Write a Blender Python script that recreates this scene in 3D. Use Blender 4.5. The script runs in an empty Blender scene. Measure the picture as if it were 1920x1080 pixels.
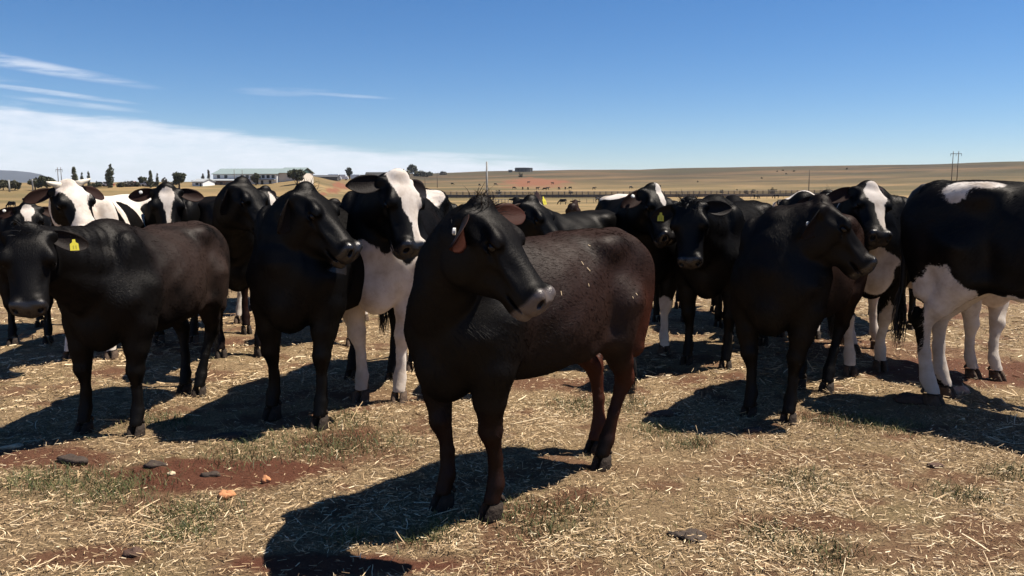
import bpy, math, random
import numpy as np
from mathutils import Matrix, Vector

rng = np.random.default_rng(11)
random.seed(11)
scene = bpy.context.scene
COL = scene.collection
R = math.radians

# ------------------------------------------------------------------ camera
CAM_H = 1.45
PITCH = math.atan(190 / 1500)
cam_data = bpy.data.cameras.new("camera")
cam_data.sensor_width = 36
cam_data.lens = 36 * 1500 / 1920
cam_data.clip_start = 0.05
cam_data.clip_end = 30000
cam = bpy.data.objects.new("camera", cam_data)
COL.objects.link(cam)
cam.location = (0, 0, CAM_H)
cam.rotation_euler = (math.pi / 2 - PITCH, 0, 0)
scene.camera = cam

# ------------------------------------------------------------------ light: clear mid-day sun from the right, a little behind the herd
SUN_TO = Vector((-0.53, -0.12, -1.0)).normalized()          # direction the light travels
sun_el = math.asin(-SUN_TO.z)
sun_az = math.atan2(-SUN_TO.x, -SUN_TO.y)                   # from +Y towards +X
sd = bpy.data.lights.new("sun", 'SUN')
sd.energy = 5.0
sd.angle = R(0.5)
sd.color = (1.0, 0.93, 0.82)
sun = bpy.data.objects.new("sun", sd)
COL.objects.link(sun)
sun.rotation_euler = SUN_TO.to_track_quat('-Z', 'Y').to_euler()
sun.location = (6, 4, 12)

world = bpy.data.worlds.new("World")
scene.world = world
world.use_nodes = True
SKY_STRENGTH = 0.056


def build_world():
    nt = world.node_tree
    nt.nodes.clear()
    N, L = nt.nodes.new, nt.links.new
    out = N('ShaderNodeOutputWorld')
    bg = N('ShaderNodeBackground')
    bg.inputs[1].default_value = SKY_STRENGTH
    L(bg.outputs[0], out.inputs[0])
    sky = N('ShaderNodeTexSky')
    sky.sky_type = 'NISHITA'
    sky.sun_disc = False
    sky.sun_elevation = sun_el
    sky.sun_rotation = sun_az
    sky.altitude = 1500
    sky.air_density = 1.0
    sky.dust_density = 0.05
    sky.ozone_density = 5.0
    tc = N('ShaderNodeTexCoord')
    sep = N('ShaderNodeSeparateXYZ')
    L(tc.outputs['Generated'], sep.inputs[0])

    def m(op, a, b=None, c=None, clamp=False):
        n = N('ShaderNodeMath')
        n.operation = op
        n.use_clamp = clamp
        for i, v in enumerate((a, b, c)):
            if v is None:
                continue
            if isinstance(v, (int, float)):
                n.inputs[i].default_value = v
            else:
                L(v, n.inputs[i])
        return n.outputs[0]

    az = m('MULTIPLY', m('ARCTAN2', sep.outputs[0], sep.outputs[1]), 57.29578)
    el = m('MULTIPLY', m('ARCSINE', sep.outputs[2]), 57.29578)
    comb = N('ShaderNodeCombineXYZ')
    L(az, comb.inputs[0])
    L(el, comb.inputs[1])

    def noise(sx, sy, detail, rough, tilt=0.0, off=(0, 0, 0)):
        mp = N('ShaderNodeMapping')
        L(comb.outputs[0], mp.inputs[0])
        mp.inputs['Rotation'].default_value = (0, 0, R(tilt))
        mp.inputs['Scale'].default_value = (sx, sy, 1)
        mp.inputs['Location'].default_value = off
        n = N('ShaderNodeTexNoise')
        n.inputs['Scale'].default_value = 1
        n.inputs['Detail'].default_value = detail
        n.inputs['Roughness'].default_value = rough
        L(mp.outputs[0], n.inputs[0])
        return n.outputs[0]

    def smooth(v, a, b):
        n = N('ShaderNodeMapRange')
        n.interpolation_type = 'SMOOTHSTEP'
        L(v, n.inputs[0])
        n.inputs[1].default_value = a
        n.inputs[2].default_value = b
        return n.outputs[0]

    # bank of thin cirrostratus low over the left horizon: its upper edge sinks to the right
    n1 = noise(0.10, 0.55, 5, 0.55, 4)
    n2 = noise(0.03, 0.25, 3, 0.5, 4, (3, 7, 0))
    edge = m('ADD', m('MULTIPLY', az, -0.094), 1.80)
    edge = m('ADD', edge, m('MULTIPLY', m('SUBTRACT', n1, 0.5), 1.6))
    edge = m('MINIMUM', edge, 8.5)
    n3 = noise(0.22, 2.2, 6, 0.65, 5, (1, 2, 0))
    bank = smooth(m('ADD', m('SUBTRACT', edge, el), m('MULTIPLY', m('SUBTRACT', n3, 0.5), 1.2)), -0.25, 0.6)
    n5 = noise(0.35, 1.6, 8, 0.7, 7, (5, 1, 0))
    bank = m('MULTIPLY', bank, m('ADD', m('ADD', 0.50, m('MULTIPLY', n2, 0.45)), m('MULTIPLY', m('SUBTRACT', n5, 0.5), 1.0)), None, True)
    low = smooth(el, -0.6, 1.0)
    bank = m('MULTIPLY', bank, m('ADD', m('MULTIPLY', low, 0.50), 0.50))

    # thin streaks above the bank
    def streak(a0, e0, la, we, slope, k):
        da = m('SUBTRACT', az, a0)
        de = m('SUBTRACT', m('SUBTRACT', el, e0), m('MULTIPLY', da, slope))
        nn = m('MULTIPLY', m('SUBTRACT', n1, 0.5), we * 1.5)
        q = m('ADD', m('POWER', m('ABSOLUTE', m('DIVIDE', da, la)), 2.0), m('POWER', m('ABSOLUTE', m('DIVIDE', m('ADD', de, nn), we)), 2.0))
        return m('MULTIPLY', m('MULTIPLY', smooth(q, 2.6, 0.0), k * 0.8), m('MULTIPLY', smooth(n3, 0.28, 0.66), 1.25))

    tot = bank
    for a in STREAKS:
        tot = m('MAXIMUM', tot, streak(*a))
    mix = N('ShaderNodeMix')
    mix.data_type = 'RGBA'
    L(tot, mix.inputs['Factor'])
    hs = N('ShaderNodeHueSaturation')
    hs.inputs['Saturation'].default_value = 1.22
    L(sky.outputs[0], hs.inputs['Color'])
    tint = N('ShaderNodeMix')
    tint.data_type = 'RGBA'
    tint.blend_type = 'MULTIPLY'
    tint.inputs['Factor'].default_value = 1.0
    tint.inputs['B'].default_value = (0.95, 0.955, 1.02, 1)
    L(hs.outputs[0], tint.inputs['A'])
    L(tint.outputs['Result'], mix.inputs['A'])
    mix.inputs['B'].default_value = CLOUD_COL
    L(mix.outputs['Result'], bg.inputs[0])


# azimuth, elevation, half length, half width, slope, opacity  (degrees)
STREAKS = [(-32.5, 7.45, 6.2, 0.30, -0.13, 0.62), (-36.5, 6.45, 4.0, 0.20, -0.03, 0.45), (-29.2, 5.65, 3.2, 0.12, -0.09, 0.5),
           (-28.0, 5.05, 2.8, 0.14, -0.08, 0.35), (-15.6, 6.35, 2.4, 0.22, 0.02, 0.20), (-11.6, 6.2, 2.5, 0.09, -0.05, 0.28), (-6.0, 2.25, 6.0, 0.16, -0.03, 0.5)]
CLOUD_COL = (8.6, 9.0, 9.8, 1)
build_world()

vs = scene.view_settings
vs.view_transform = 'Standard'
vs.look = 'None'
vs.exposure = 0.95
vs.gamma = 1.0
scene.cycles.use_denoising = True
scene.cycles.max_bounces = 6

# ------------------------------------------------------------------ where things stand (measured from the photograph)
FWD = np.array([0, math.cos(PITCH), -math.sin(PITCH)])
UPV = np.array([0, math.sin(PITCH), math.cos(PITCH)])


def ray(px, py):
    return FWD + np.array([1., 0, 0]) * (px - 960) / 1500 + UPV * (540 - py) / 1500


def at(px, py, Y):
    d = ray(px, py)
    return np.array([0, 0, CAM_H]) + d * (Y / d[1])


def sstep(t):
    t = np.clip(t, 0, 1)
    return t * t * (3 - 2 * t)


def snoise(x, y, seed=0, octaves=4, f=1.0):
    """cheap smooth 2-D noise, about -1..1"""
    r = np.random.default_rng(seed)
    tot = np.zeros(np.broadcast(x, y).shape)
    amp, s = 1.0, 0.0
    for o in range(octaves):
        for k in range(4):
            a = r.uniform(0, 2 * math.pi)
            w = f * r.uniform(0.7, 1.4)
            tot = tot + amp * np.sin((x * math.cos(a) + y * math.sin(a)) * w + r.uniform(0, 6.28) + 1.3 * np.sin((x * math.sin(a * 1.7) - y * math.cos(a * 1.7)) * w * 0.6 + r.uniform(0, 6.28)))
        s += amp * 2
        amp *= 0.55
        f *= 2.1
    return tot / s


def terrain(x, y):
    x = np.asarray(x, float)
    y = np.asarray(y, float)
    r = np.hypot(x, y)
    az = np.arctan2(x, y)
    px = 960 + 1500 * np.tan(np.clip(az, -1.2, 1.2))
    px = np.where(np.abs(az) > 1.2, np.sign(az) * 6000, px)
    H = np.interp(px, [-400, 0, 500, 620, 800, 960, 1100, 1400, 1920, 2600], [2.5, 2.8, 3.6, 8, 18.5, 21.8, 23.2, 26.0, 30.5, 36])
    re = np.interp(px, [560, 800], [340, 1150])
    prof = np.interp(r, [0, 9, 20, 37, 80, 130, 180, 240, 320], [0, 0, -.12, -.42, -1.3, -2.1, -2.5, -2.4, -2.0])
    t = sstep((r - 200) / np.maximum(re - 200, 1))
    z = prof * (1 - t) + H * t
    z = z + snoise(x, y, 5, 3, 0.012) * 1.2 * sstep((r - 180) / 500) * np.interp(px, [500, 900], [0.2, 1])
    return z


def gnd(px, py):
    d = ray(px, py)
    t = -CAM_H / d[2]
    return np.array([0, 0, CAM_H]) + d * t


def hit(px, py):
    """first point of the terrain on that line of sight"""
    d = ray(px, py)
    t = np.exp(np.linspace(math.log(3), math.log(4000), 6000))
    P = np.array([0, 0, CAM_H])[:, None] + d[:, None] * t
    below = P[2] < terrain(P[0], P[1])
    i = int(np.argmax(below)) if below.any() else len(t) - 1
    return np.array([P[0, i], P[1, i], float(terrain(P[0, i], P[1, i]))])


# ------------------------------------------------------------------ small mesh helpers
def link_mesh(name, verts, faces, mat=None, parent=None, smooth=False, attrs=None):
    me = bpy.data.meshes.new(name)
    if isinstance(faces, np.ndarray) and faces.ndim == 2:
        verts = np.asarray(verts, np.float32)
        nf, k = faces.shape
        me.vertices.add(len(verts))
        me.vertices.foreach_set('co', verts.ravel())
        me.loops.add(nf * k)
        me.loops.foreach_set('vertex_index', faces.astype(np.int32).ravel())
        me.polygons.add(nf)
        me.polygons.foreach_set('loop_start', np.arange(0, nf * k, k, dtype=np.int32))
        me.update(calc_edges=True)
    else:
        me.from_pydata([tuple(map(float, v)) for v in verts], [], [tuple(int(i) for i in f) for f in faces])
        me.update()
    if smooth:
        me.polygons.foreach_set('use_smooth', np.ones(len(me.polygons), bool))
    for an, av in (attrs or {}).items():
        a = me.attributes.new(an, 'FLOAT', 'POINT')
        a.data.foreach_set('value', np.asarray(av, np.float32))
    if mat is not None:
        me.materials.append(mat)
    o = bpy.data.objects.new(name, me)
    COL.objects.link(o)
    if parent is not None:
        o.parent = parent
    return o


def tag(o, label=None, cat=None, group=None, kind=None):
    if label:
        o['label'] = label
    if cat:
        o['category'] = cat
    if group:
        o['group'] = group
    if kind:
        o['kind'] = kind
    return o


def empty(name, loc=(0, 0, 0), rz=0.0, s=1.0):
    o = bpy.data.objects.new(name, None)
    COL.objects.link(o)
    o.location = [float(v) for v in loc]
    o.rotation_euler = (0, 0, rz)
    o.scale = (s, s, s)
    o.empty_display_size = 0.2
    return o


class MB:
    """collects boxes, tubes and polygons into one mesh"""

    def __init__(self):
        self.v, self.f = [], []

    def poly(self, pts, faces):
        b = len(self.v)
        self.v += [tuple(p) for p in pts]
        self.f += [tuple(b + i for i in f) for f in faces]
        return self

    def box(self, x0, x1, y0, y1, z0, z1):
        p = [(x, y, z) for z in (z0, z1) for y in (y0, y1) for x in (x0, x1)]
        return self.poly(p, [(0, 2, 3, 1), (4, 5, 7, 6), (0, 1, 5, 4), (2, 6, 7, 3), (0, 4, 6, 2), (1, 3, 7, 5)])

    def tube(self, pts, rad, n=8, cap=True):
        pts = [Vector(p) for p in pts]
        if isinstance(rad, (int, float)):
            rad = [rad] * len(pts)
        b = len(self.v)
        ref = Vector((0.31, 0.77, 0.12)).normalized()
        for i, p in enumerate(pts):
            d = (pts[min(i + 1, len(pts) - 1)] - pts[max(i - 1, 0)]).normalized()
            u = d.cross(ref)
            if u.length < 1e-3:
                u = d.cross(Vector((1, 0, 0)))
            u.normalize()
            w = d.cross(u)
            for k in range(n):
                a = 2 * math.pi * k / n
                self.v.append(tuple(p + (u * math.cos(a) + w * math.sin(a)) * rad[i]))
        for i in range(len(pts) - 1):
            for k in range(n):
                k2 = (k + 1) % n
                self.f.append((b + i * n + k, b + i * n + k2, b + (i + 1) * n + k2, b + (i + 1) * n + k))
        if cap:
            self.f.append(tuple(b + k for k in range(n))[::-1])
            self.f.append(tuple(b + (len(pts) - 1) * n + k for k in range(n)))
        return self

    def build(self, name, mat=None, parent=None, smooth=False):
        return link_mesh(name, self.v, self.f, mat, parent, smooth)
# ------------------------------------------------------------------ materials
def new_mat(name):
    m = bpy.data.materials.new(name)
    m.use_nodes = True
    nt = m.node_tree
    b = nt.nodes['Principled BSDF']
    return m, nt, b


def nd(nt, typ, **kw):
    n = nt.nodes.new(typ)
    for k, v in kw.items():
        setattr(n, k, v)
    return n


def setin(n, **kw):
    for k, v in kw.items():
        n.inputs[k.replace('_', ' ')].default_value = v


def mixc(nt, fac, a, b):
    n = nd(nt, 'ShaderNodeMix', data_type='RGBA')
    for sock, v in (('Factor', fac), ('A', a), ('B', b)):
        if isinstance(v, (tuple, list)):
            n.inputs[sock].default_value = tuple(v) + ((1,) if len(v) == 3 else ())
        elif isinstance(v, (int, float)):
            n.inputs[sock].default_value = v
        else:
            nt.links.new(v, n.inputs[sock])
    return n.outputs['Result']


def noise_tex(nt, scale, detail=4, rough=0.55, mapping=None, coord='Object'):
    tc = nd(nt, 'ShaderNodeTexCoord')
    src = tc.outputs[coord]
    if mapping:
        mp = nd(nt, 'ShaderNodeMapping')
        mp.inputs['Scale'].default_value = mapping
        nt.links.new(src, mp.inputs[0])
        src = mp.outputs[0]
    n = nd(nt, 'ShaderNodeTexNoise')
    setin(n, Scale=scale, Detail=detail, Roughness=rough)
    nt.links.new(src, n.inputs['Vector'])
    return n.outputs[0]


def ramp(nt, v, a, b):
    n = nd(nt, 'ShaderNodeMapRange', interpolation_type='SMOOTHSTEP')
    nt.links.new(v, n.inputs[0])
    n.inputs[1].default_value = a
    n.inputs[2].default_value = b
    return n.outputs[0]


def math_n(nt, op, a, b):
    n = nd(nt, 'ShaderNodeMath', operation=op)
    for i, v in enumerate((a, b)):
        if isinstance(v, (int, float)):
            n.inputs[i].default_value = v
        else:
            nt.links.new(v, n.inputs[i])
    return n.outputs[0]


def attr(nt, name):
    n = nd(nt, 'ShaderNodeAttribute', attribute_name=name)
    return n.outputs['Fac']


def bump(nt, h, strength, dist, bsdf, prev=None):
    n = nd(nt, 'ShaderNodeBump')
    setin(n, Strength=strength, Distance=dist)
    nt.links.new(h, n.inputs['Height'])
    if prev is not None:
        nt.links.new(prev, n.inputs['Normal'])
    nt.links.new(n.outputs[0], bsdf.inputs['Normal'])
    return n.outputs[0]


def plain(name, col, rough=0.7, var=0.0, scale=8.0, spec=0.4, metallic=0.0, bmp=0.0):
    m, nt, b = new_mat(name)
    setin(b, Roughness=rough, Metallic=metallic)
    b.inputs['Specular IOR Level'].default_value = spec
    n = noise_tex(nt, scale, 5)
    c = mixc(nt, n, tuple(max(0, v * (1 - var)) for v in col), tuple(min(1, v * (1 + var)) for v in col))
    nt.links.new(c, b.inputs['Base Color'])
    if bmp:
        bump(nt, n, bmp, 0.02, b)
    return m


def coat_mat(name, dark, warm, warm_lo, warm_hi, gloss=0.5):
    """short cattle coat: dark hair with sun-bleached brown, painted darker on the shaded head and neck, white where the attribute says so, bare skin on the muzzle"""
    m, nt, b = new_mat(name)
    n1 = noise_tex(nt, 3.2, 4)
    n2 = noise_tex(nt, 9, 6, 0.65)
    hair = noise_tex(nt, 1, 5, 0.7, (52, 210, 70))
    fine = noise_tex(nt, 1, 3, 0.6, (190, 520, 230))
    w = math_n(nt, 'MULTIPLY', ramp(nt, n1, warm_lo, warm_hi), attr(nt, 'warm'))
    c = mixc(nt, w, dark, warm)
    c = mixc(nt, math_n(nt, 'MULTIPLY', ramp(nt, hair, 0.3, 0.8), w), c, tuple(min(1, v * 1.4) for v in warm))
    # red-tinted legs and haunch where the coat is bleached
    c = mixc(nt, math_n(nt, 'MULTIPLY', attr(nt, 'rust'), 0.9), c, (0.060, 0.017, 0.009))
    # white hair
    wa = math_n(nt, 'ADD', attr(nt, 'white'), math_n(nt, 'MULTIPLY', math_n(nt, 'SUBTRACT', n2, 0.5), 0.05))
    wn = noise_tex(nt, 1, 4, 0.7, (70, 130, 45))
    wa = math_n(nt, 'ADD', wa, math_n(nt, 'MULTIPLY', math_n(nt, 'SUBTRACT', wn, 0.5), 0.022))
    wf = ramp(nt, wa, -0.003, 0.004)
    wc = mixc(nt, ramp(nt, n2, 0.35, 0.8), (0.70, 0.63, 0.56), (0.46, 0.37, 0.29))
    wc = mixc(nt, math_n(nt, 'MULTIPLY', attr(nt, 'dirt'), ramp(nt, n1, 0.3, 0.65)), wc, (0.24, 0.16, 0.10))
    c = mixc(nt, wf, c, wc)
    # dust
    c = mixc(nt, math_n(nt, 'MULTIPLY', ramp(nt, n2, 0.55, 0.85), 0.05), c, (0.13, 0.08, 0.055))
    sk = attr(nt, 'skin')
    c = mixc(nt, sk, c, mixc(nt, attr(nt, 'paleskin'), (0.016, 0.0145, 0.015), (0.17, 0.135, 0.12)))
    # hair: soft diffuse body with a narrow sheen of constant strength (fur has no mirror-like edge glare)
    L = nt.links.new
    df = nd(nt, 'ShaderNodeBsdfDiffuse')
    df.inputs['Roughness'].default_value = 0.6
    L(c, df.inputs['Color'])
    gl = nd(nt, 'ShaderNodeBsdfGlossy')
    gl.inputs['Color'].default_value = (1.0, 0.96, 0.93, 1)
    rr = nd(nt, 'ShaderNodeMapRange')
    L(sk, rr.inputs[0])
    rr.inputs[3].default_value = gloss
    rr.inputs[4].default_value = 0.24
    L(rr.outputs[0], gl.inputs['Roughness'])
    fr = nd(nt, 'ShaderNodeMapRange')
    L(sk, fr.inputs[0])
    fr.inputs[3].default_value = 0.013
    fr.inputs[4].default_value = 0.05
    ms = nd(nt, 'ShaderNodeMixShader')
    L(fr.outputs[0], ms.inputs[0])
    L(df.outputs[0], ms.inputs[1])
    L(gl.outputs[0], ms.inputs[2])
    L(ms.outputs[0], nt.nodes['Material Output'].inputs[0])
    for h_, st, di in ((hair, 0.35, 0.007), (fine, 0.30, 0.003)):
        bn = nd(nt, 'ShaderNodeBump')
        setin(bn, Strength=st, Distance=di)
        L(h_, bn.inputs['Height'])
        if h_ is fine:
            L(prev, bn.inputs['Normal'])
        prev = bn.outputs[0]
    L(prev, df.inputs['Normal'])
    L(prev, gl.inputs['Normal'])
    nt.nodes.remove(b)
    return m


def ear_mat(name, outer, inner, trans=0.25):
    m, nt, b = new_mat(name)
    n = noise_tex(nt, 1, 4, 0.6, (60, 200, 60))
    c = mixc(nt, attr(nt, 'inner'), outer, inner)
    c = mixc(nt, ramp(nt, n, 0.3, 0.8), c, mixc(nt, 0.08, c, (0.05, 0.03, 0.02)))
    nt.links.new(c, b.inputs['Base Color'])
    setin(b, Roughness=0.6)
    b.inputs['Specular IOR Level'].default_value = 0.10
    bump(nt, n, 0.5, 0.006, b)
    tr = nd(nt, 'ShaderNodeBsdfTranslucent')
    tr.inputs[0].default_value = (0.40, 0.085, 0.035, 1)
    ms = nd(nt, 'ShaderNodeMixShader')
    nt.links.new(math_n(nt, 'MULTIPLY', attr(nt, 'inner'), trans), ms.inputs[0])
    nt.links.new(b.outputs[0], ms.inputs[1])
    nt.links.new(tr.outputs[0], ms.inputs[2])
    nt.links.new(ms.outputs[0], nt.nodes['Material Output'].inputs[0])
    return m


M = {}
M['coat_brown'] = coat_mat('coat_brown', (0.0024, 0.0019, 0.0018), (0.0245, 0.0122, 0.0090), 0.12, 0.55, 0.48)
M['coat_black'] = coat_mat('coat_black', (0.0019, 0.0018, 0.0019), (0.0075, 0.0048, 0.004), 0.5, 0.8, 0.43)
M['coat_dusk'] = coat_mat('coat_dusk', (0.0030, 0.0025, 0.0024), (0.026, 0.0160, 0.0128), 0.25, 0.55, 0.48)
M['coat_pied'] = coat_mat('coat_pied', (0.0019, 0.0018, 0.0019), (0.008, 0.005, 0.0042), 0.5, 0.8, 0.43)
M['ear_dark'] = ear_mat('ear_dark', (0.005, 0.0045, 0.0045), (0.010, 0.007, 0.006), 0.0)
M['ear_red'] = ear_mat('ear_red', (0.008, 0.0045, 0.004), (0.045, 0.014, 0.009), 0.34)
M['ear_brown'] = ear_mat('ear_brown', (0.007, 0.005, 0.0045), (0.024, 0.011, 0.008), 0.15)
M['hair_dark'] = plain('hair_dark', (0.006, 0.005, 0.0048), 0.55, 0.3, 30, 0.35)
M['hair_brown'] = plain('hair_brown', (0.020, 0.010, 0.007), 0.55, 0.3, 30, 0.35)
M['hair_white'] = plain('hair_white', (0.42, 0.36, 0.30), 0.6, 0.25, 30, 0.3)
M['hoof'] = plain('hoof', (0.030, 0.022, 0.017), 0.85, 0.7, 45, 0.15, 0, 0.6)
M['hoof_pale'] = plain('hoof_pale', (0.085, 0.058, 0.042), 0.85, 0.7, 45, 0.15, 0, 0.6)
M['eye'] = plain('eye', (0.006, 0.004, 0.004), 0.25, 0.1, 5, 0.3)
M['tag_yellow'] = plain('tag_yellow', (0.55, 0.47, 0.035), 0.45, 0.12, 40, 0.4)
M['tag_white'] = plain('tag_white', (0.62, 0.60, 0.55), 0.5, 0.1, 40, 0.4)
M['tag_ink'] = plain('tag_ink', (0.30, 0.26, 0.03), 0.6, 0.1, 40, 0.3)
M['horn'] = plain('horn', (0.60, 0.54, 0.44), 0.45, 0.2, 20, 0.4)


def ground_mat():
    m, nt, b = new_mat('ground')
    L = nt.links.new
    big = noise_tex(nt, 0.9, 6, 0.6)
    mid = noise_tex(nt, 9, 8, 0.68)
    fib = noise_tex(nt, 1, 6, 0.75, (70, 150, 60))
    fib2 = noise_tex(nt, 1, 6, 0.75, (140, 60, 60))
    grit = noise_tex(nt, 220, 4, 0.7)
    soil = mixc(nt, mid, (0.080, 0.029, 0.017), (0.165, 0.066, 0.038))
    soil = mixc(nt, ramp(nt, grit, 0.55, 0.8), soil, (0.27, 0.15, 0.10))
    lit = mixc(nt, ramp(nt, fib, 0.25, 0.75), (0.066, 0.040, 0.025), (0.44, 0.305, 0.165))
    lit = mixc(nt, ramp(nt, fib2, 0.5, 0.8), lit, (0.48, 0.36, 0.20))
    lit = mixc(nt, ramp(nt, mid, 0.56, 0.78), lit, (0.095, 0.050, 0.030))
    lit = mixc(nt, math_n(nt, 'MULTIPLY', ramp(nt, big, 0.5, 0.72), 0.45), lit, (0.12, 0.105, 0.042))
    near = mixc(nt, attr(nt, 'bare'), lit, soil)
    # pasture beyond the pen
    f1 = noise_tex(nt, 1, 6, 0.6, (0.010, 0.022, 0.03))
    f2 = noise_tex(nt, 1, 7, 0.65, (0.045, 0.09, 0.1))
    f3 = noise_tex(nt, 0.35, 5, 0.6)
    pas = mixc(nt, ramp(nt, f1, 0.36, 0.62), (0.115, 0.088, 0.040), (0.255, 0.172, 0.080))
    pas = mixc(nt, math_n(nt, 'MULTIPLY', ramp(nt, f2, 0.48, 0.7), 0.7), pas, (0.100, 0.086, 0.036))
    pas = mixc(nt, math_n(nt, 'MULTIPLY', ramp(nt, f3, 0.5, 0.8), 0.35), pas, (0.20, 0.125, 0.065))
    far = attr(nt, 'upland')
    f4 = noise_tex(nt, 1, 6, 0.6, (0.0045, 0.0075, 0.01))
    up = mixc(nt, ramp(nt, f1, 0.38, 0.64), (0.046, 0.036, 0.021), (0.135, 0.086, 0.044))
    up = mixc(nt, math_n(nt, 'MULTIPLY', ramp(nt, f4, 0.46, 0.58), 0.85), up, (0.058, 0.049, 0.025))
    up = mixc(nt, math_n(nt, 'MULTIPLY', ramp(nt, f2, 0.45, 0.7), 0.6), up, (0.052, 0.041, 0.025))
    pas = mixc(nt, far, pas, up)
    pas = mixc(nt, attr(nt, 'redearth'), pas, (0.175, 0.075, 0.040))
    c = mixc(nt, attr(nt, 'pasture'), near, pas)
    L(c, b.inputs['Base Color'])
    setin(b, Roughness=0.95)
    b.inputs['Specular IOR Level'].default_value = 0.12
    h = math_n(nt, 'ADD', mid, math_n(nt, 'MULTIPLY', fib, 0.5))
    p = bump(nt, h, 0.9, 0.05, b)
    bump(nt, grit, 0.5, 0.01, b, p)
    return m


M['ground'] = ground_mat()


def straw_mat(name, lo, mid, hi, trans=0.0):
    m, nt, b = new_mat(name)
    t = attr(nt, 'tone')
    c = mixc(nt, ramp(nt, t, 0.0, 0.5), lo, mid)
    c = mixc(nt, ramp(nt, t, 0.5, 1.0), c, hi)
    nt.links.new(c, b.inputs['Base Color'])
    setin(b, Roughness=0.65)
    b.inputs['Specular IOR Level'].default_value = 0.3
    return m


M['straw'] = straw_mat('straw', (0.085, 0.048, 0.025), (0.44, 0.305, 0.165), (0.80, 0.65, 0.43))
M['grass'] = straw_mat('grass', (0.040, 0.055, 0.020), (0.10, 0.108, 0.036), (0.30, 0.24, 0.095))
# ------------------------------------------------------------------ ground: one sheet from the herd to the horizon
BARE = []   # (x, y, rx, ry, weight) bare red earth in the pen
for px, py, rx, ry, w in [(385, 890, .50, .22, 1.0), (60, 862, .55, .16, .9), (230, 1045, .5, .12, .8), (640, 1062, .55, .13, 1.0), (1520, 985, .30, .13, .7),
                          (1820, 700, 1.0, .45, .9), (1640, 655, .9, .5, .6), (1045, 720, .5, .25, .75), (1330, 880, .6, .12, .35), (1700, 1040, .5, .12, .5),
                          (1500, 860, .5, .2, .45), (700, 740, .5, .2, .4), (880, 1060, .4, .1, .6)]:
    g = gnd(px, py)
    BARE.append((g[0], g[1], rx, ry, w))


def bare_mask(x, y):
    n = snoise(x, y, 3, 4, 2.6)
    n2 = snoise(x, y, 8, 3, 9.0)
    v = 0.8 * sstep((n + 0.25 * n2 - 0.62) / 0.35)
    v = np.maximum(v, 0.62 * sstep((n2 + 0.5 * n - 0.22) / 0.45))
    for bx, by, rx, ry, w in BARE:
        q = np.sqrt(((x - bx) / rx) ** 2 + ((y - by) / ry) ** 2)
        v = np.maximum(v, w * sstep((1.25 + 0.38 * n + 0.30 * n2 - q) / 0.5))
    return np.clip(v, 0, 1)


def bumps(x, y):
    r = np.hypot(x, y)
    a = snoise(x, y, 21, 3, 3.2) * 0.012 + snoise(x, y, 22, 3, 14.0) * 0.007 + snoise(x, y, 23, 2, 45.0) * 0.0035
    return a * (1 - sstep((r - 14) / 20)) + snoise(x, y, 24, 3, 0.5) * 0.04 * sstep((r - 10) / 20)


def ground_z(x, y):
    return terrain(x, y) + bumps(np.asarray(x, float), np.asarray(y, float))


def build_ground():
    rr = [0.0, 0.5, 1.0, 1.5, 1.9]
    r = 2.2
    while r < 9000:
        rr.append(r)
        r *= 1.0105 if r < 11 else (1.022 if r < 60 else 1.035)
    rr = np.array(rr[1:])
    fine = np.linspace(-0.70, 0.70, 520)
    coarse = np.linspace(0.70, 2 * math.pi - 0.70, 60)[1:-1]
    aa = np.concatenate([fine, coarse])
    A, RR = np.meshgrid(aa, rr)
    x, y = RR * np.sin(A), RR * np.cos(A)
    z = ground_z(x, y)
    na, nr = len(aa), len(rr)
    V = np.stack([x.ravel(), y.ravel(), z.ravel()], 1)
    V = np.vstack([V, [[0, 0, 0]]])
    i, j = np.meshgrid(np.arange(nr - 1), np.arange(na), indexing='ij')
    j2 = (j + 1) % na
    F = np.stack([i * na + j, (i + 1) * na + j, (i + 1) * na + j2, i * na + j2], -1).reshape(-1, 4)
    F = F[:, ::-1]
    c = len(V) - 1
    Fc = np.array([[c, k, (k + 1) % na, (k + 1) % na] for k in range(na)])
    xs, ys = V[:, 0], V[:, 1]
    r = np.hypot(xs, ys)
    bare = bare_mask(xs, ys)
    pn = snoise(xs, ys, 31, 3, 0.35)
    past = sstep((r + 4 * pn - 13) / 12)
    upl = sstep((r - 200) / 500)
    red = np.zeros(len(xs))
    for px, py, rx, ry in RED:
        h = hit(px, py)
        # the patch is stretched along the line of sight, as a slope seen edge-on is
        d = math.hypot(h[0], h[1])
        ux, uy = h[0] / d, h[1] / d
        a = (xs - h[0]) * ux + (ys - h[1]) * uy
        b = (xs - h[0]) * uy - (ys - h[1]) * ux
        q = np.sqrt((a / ry) ** 2 + (b / rx) ** 2)
        red = np.maximum(red, sstep((1.2 + 0.4 * snoise(xs, ys, 33, 3, 6 / rx) - q) / 0.6))
    o = link_mesh('ground', V, F, M['ground'], None, True, {'bare': bare, 'pasture': past, 'upland': upl, 'redearth': red})
    tag(o, kind='structure')
    return o


RED = [(625, 357, 2.6, 24), (606, 364, 1.5, 10), (1004, 342, 21, 100), (640, 348, 4.5, 40)]
build_ground()


def in_view_points(n, d0, d1, power, amax=0.66):
    u = rng.random(n)
    p = 2 - power
    d = (d0 ** p + u * (d1 ** p - d0 ** p)) ** (1 / p)
    a = rng.uniform(-amax, amax, n)
    return d * np.sin(a), d * np.cos(a), d


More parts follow.
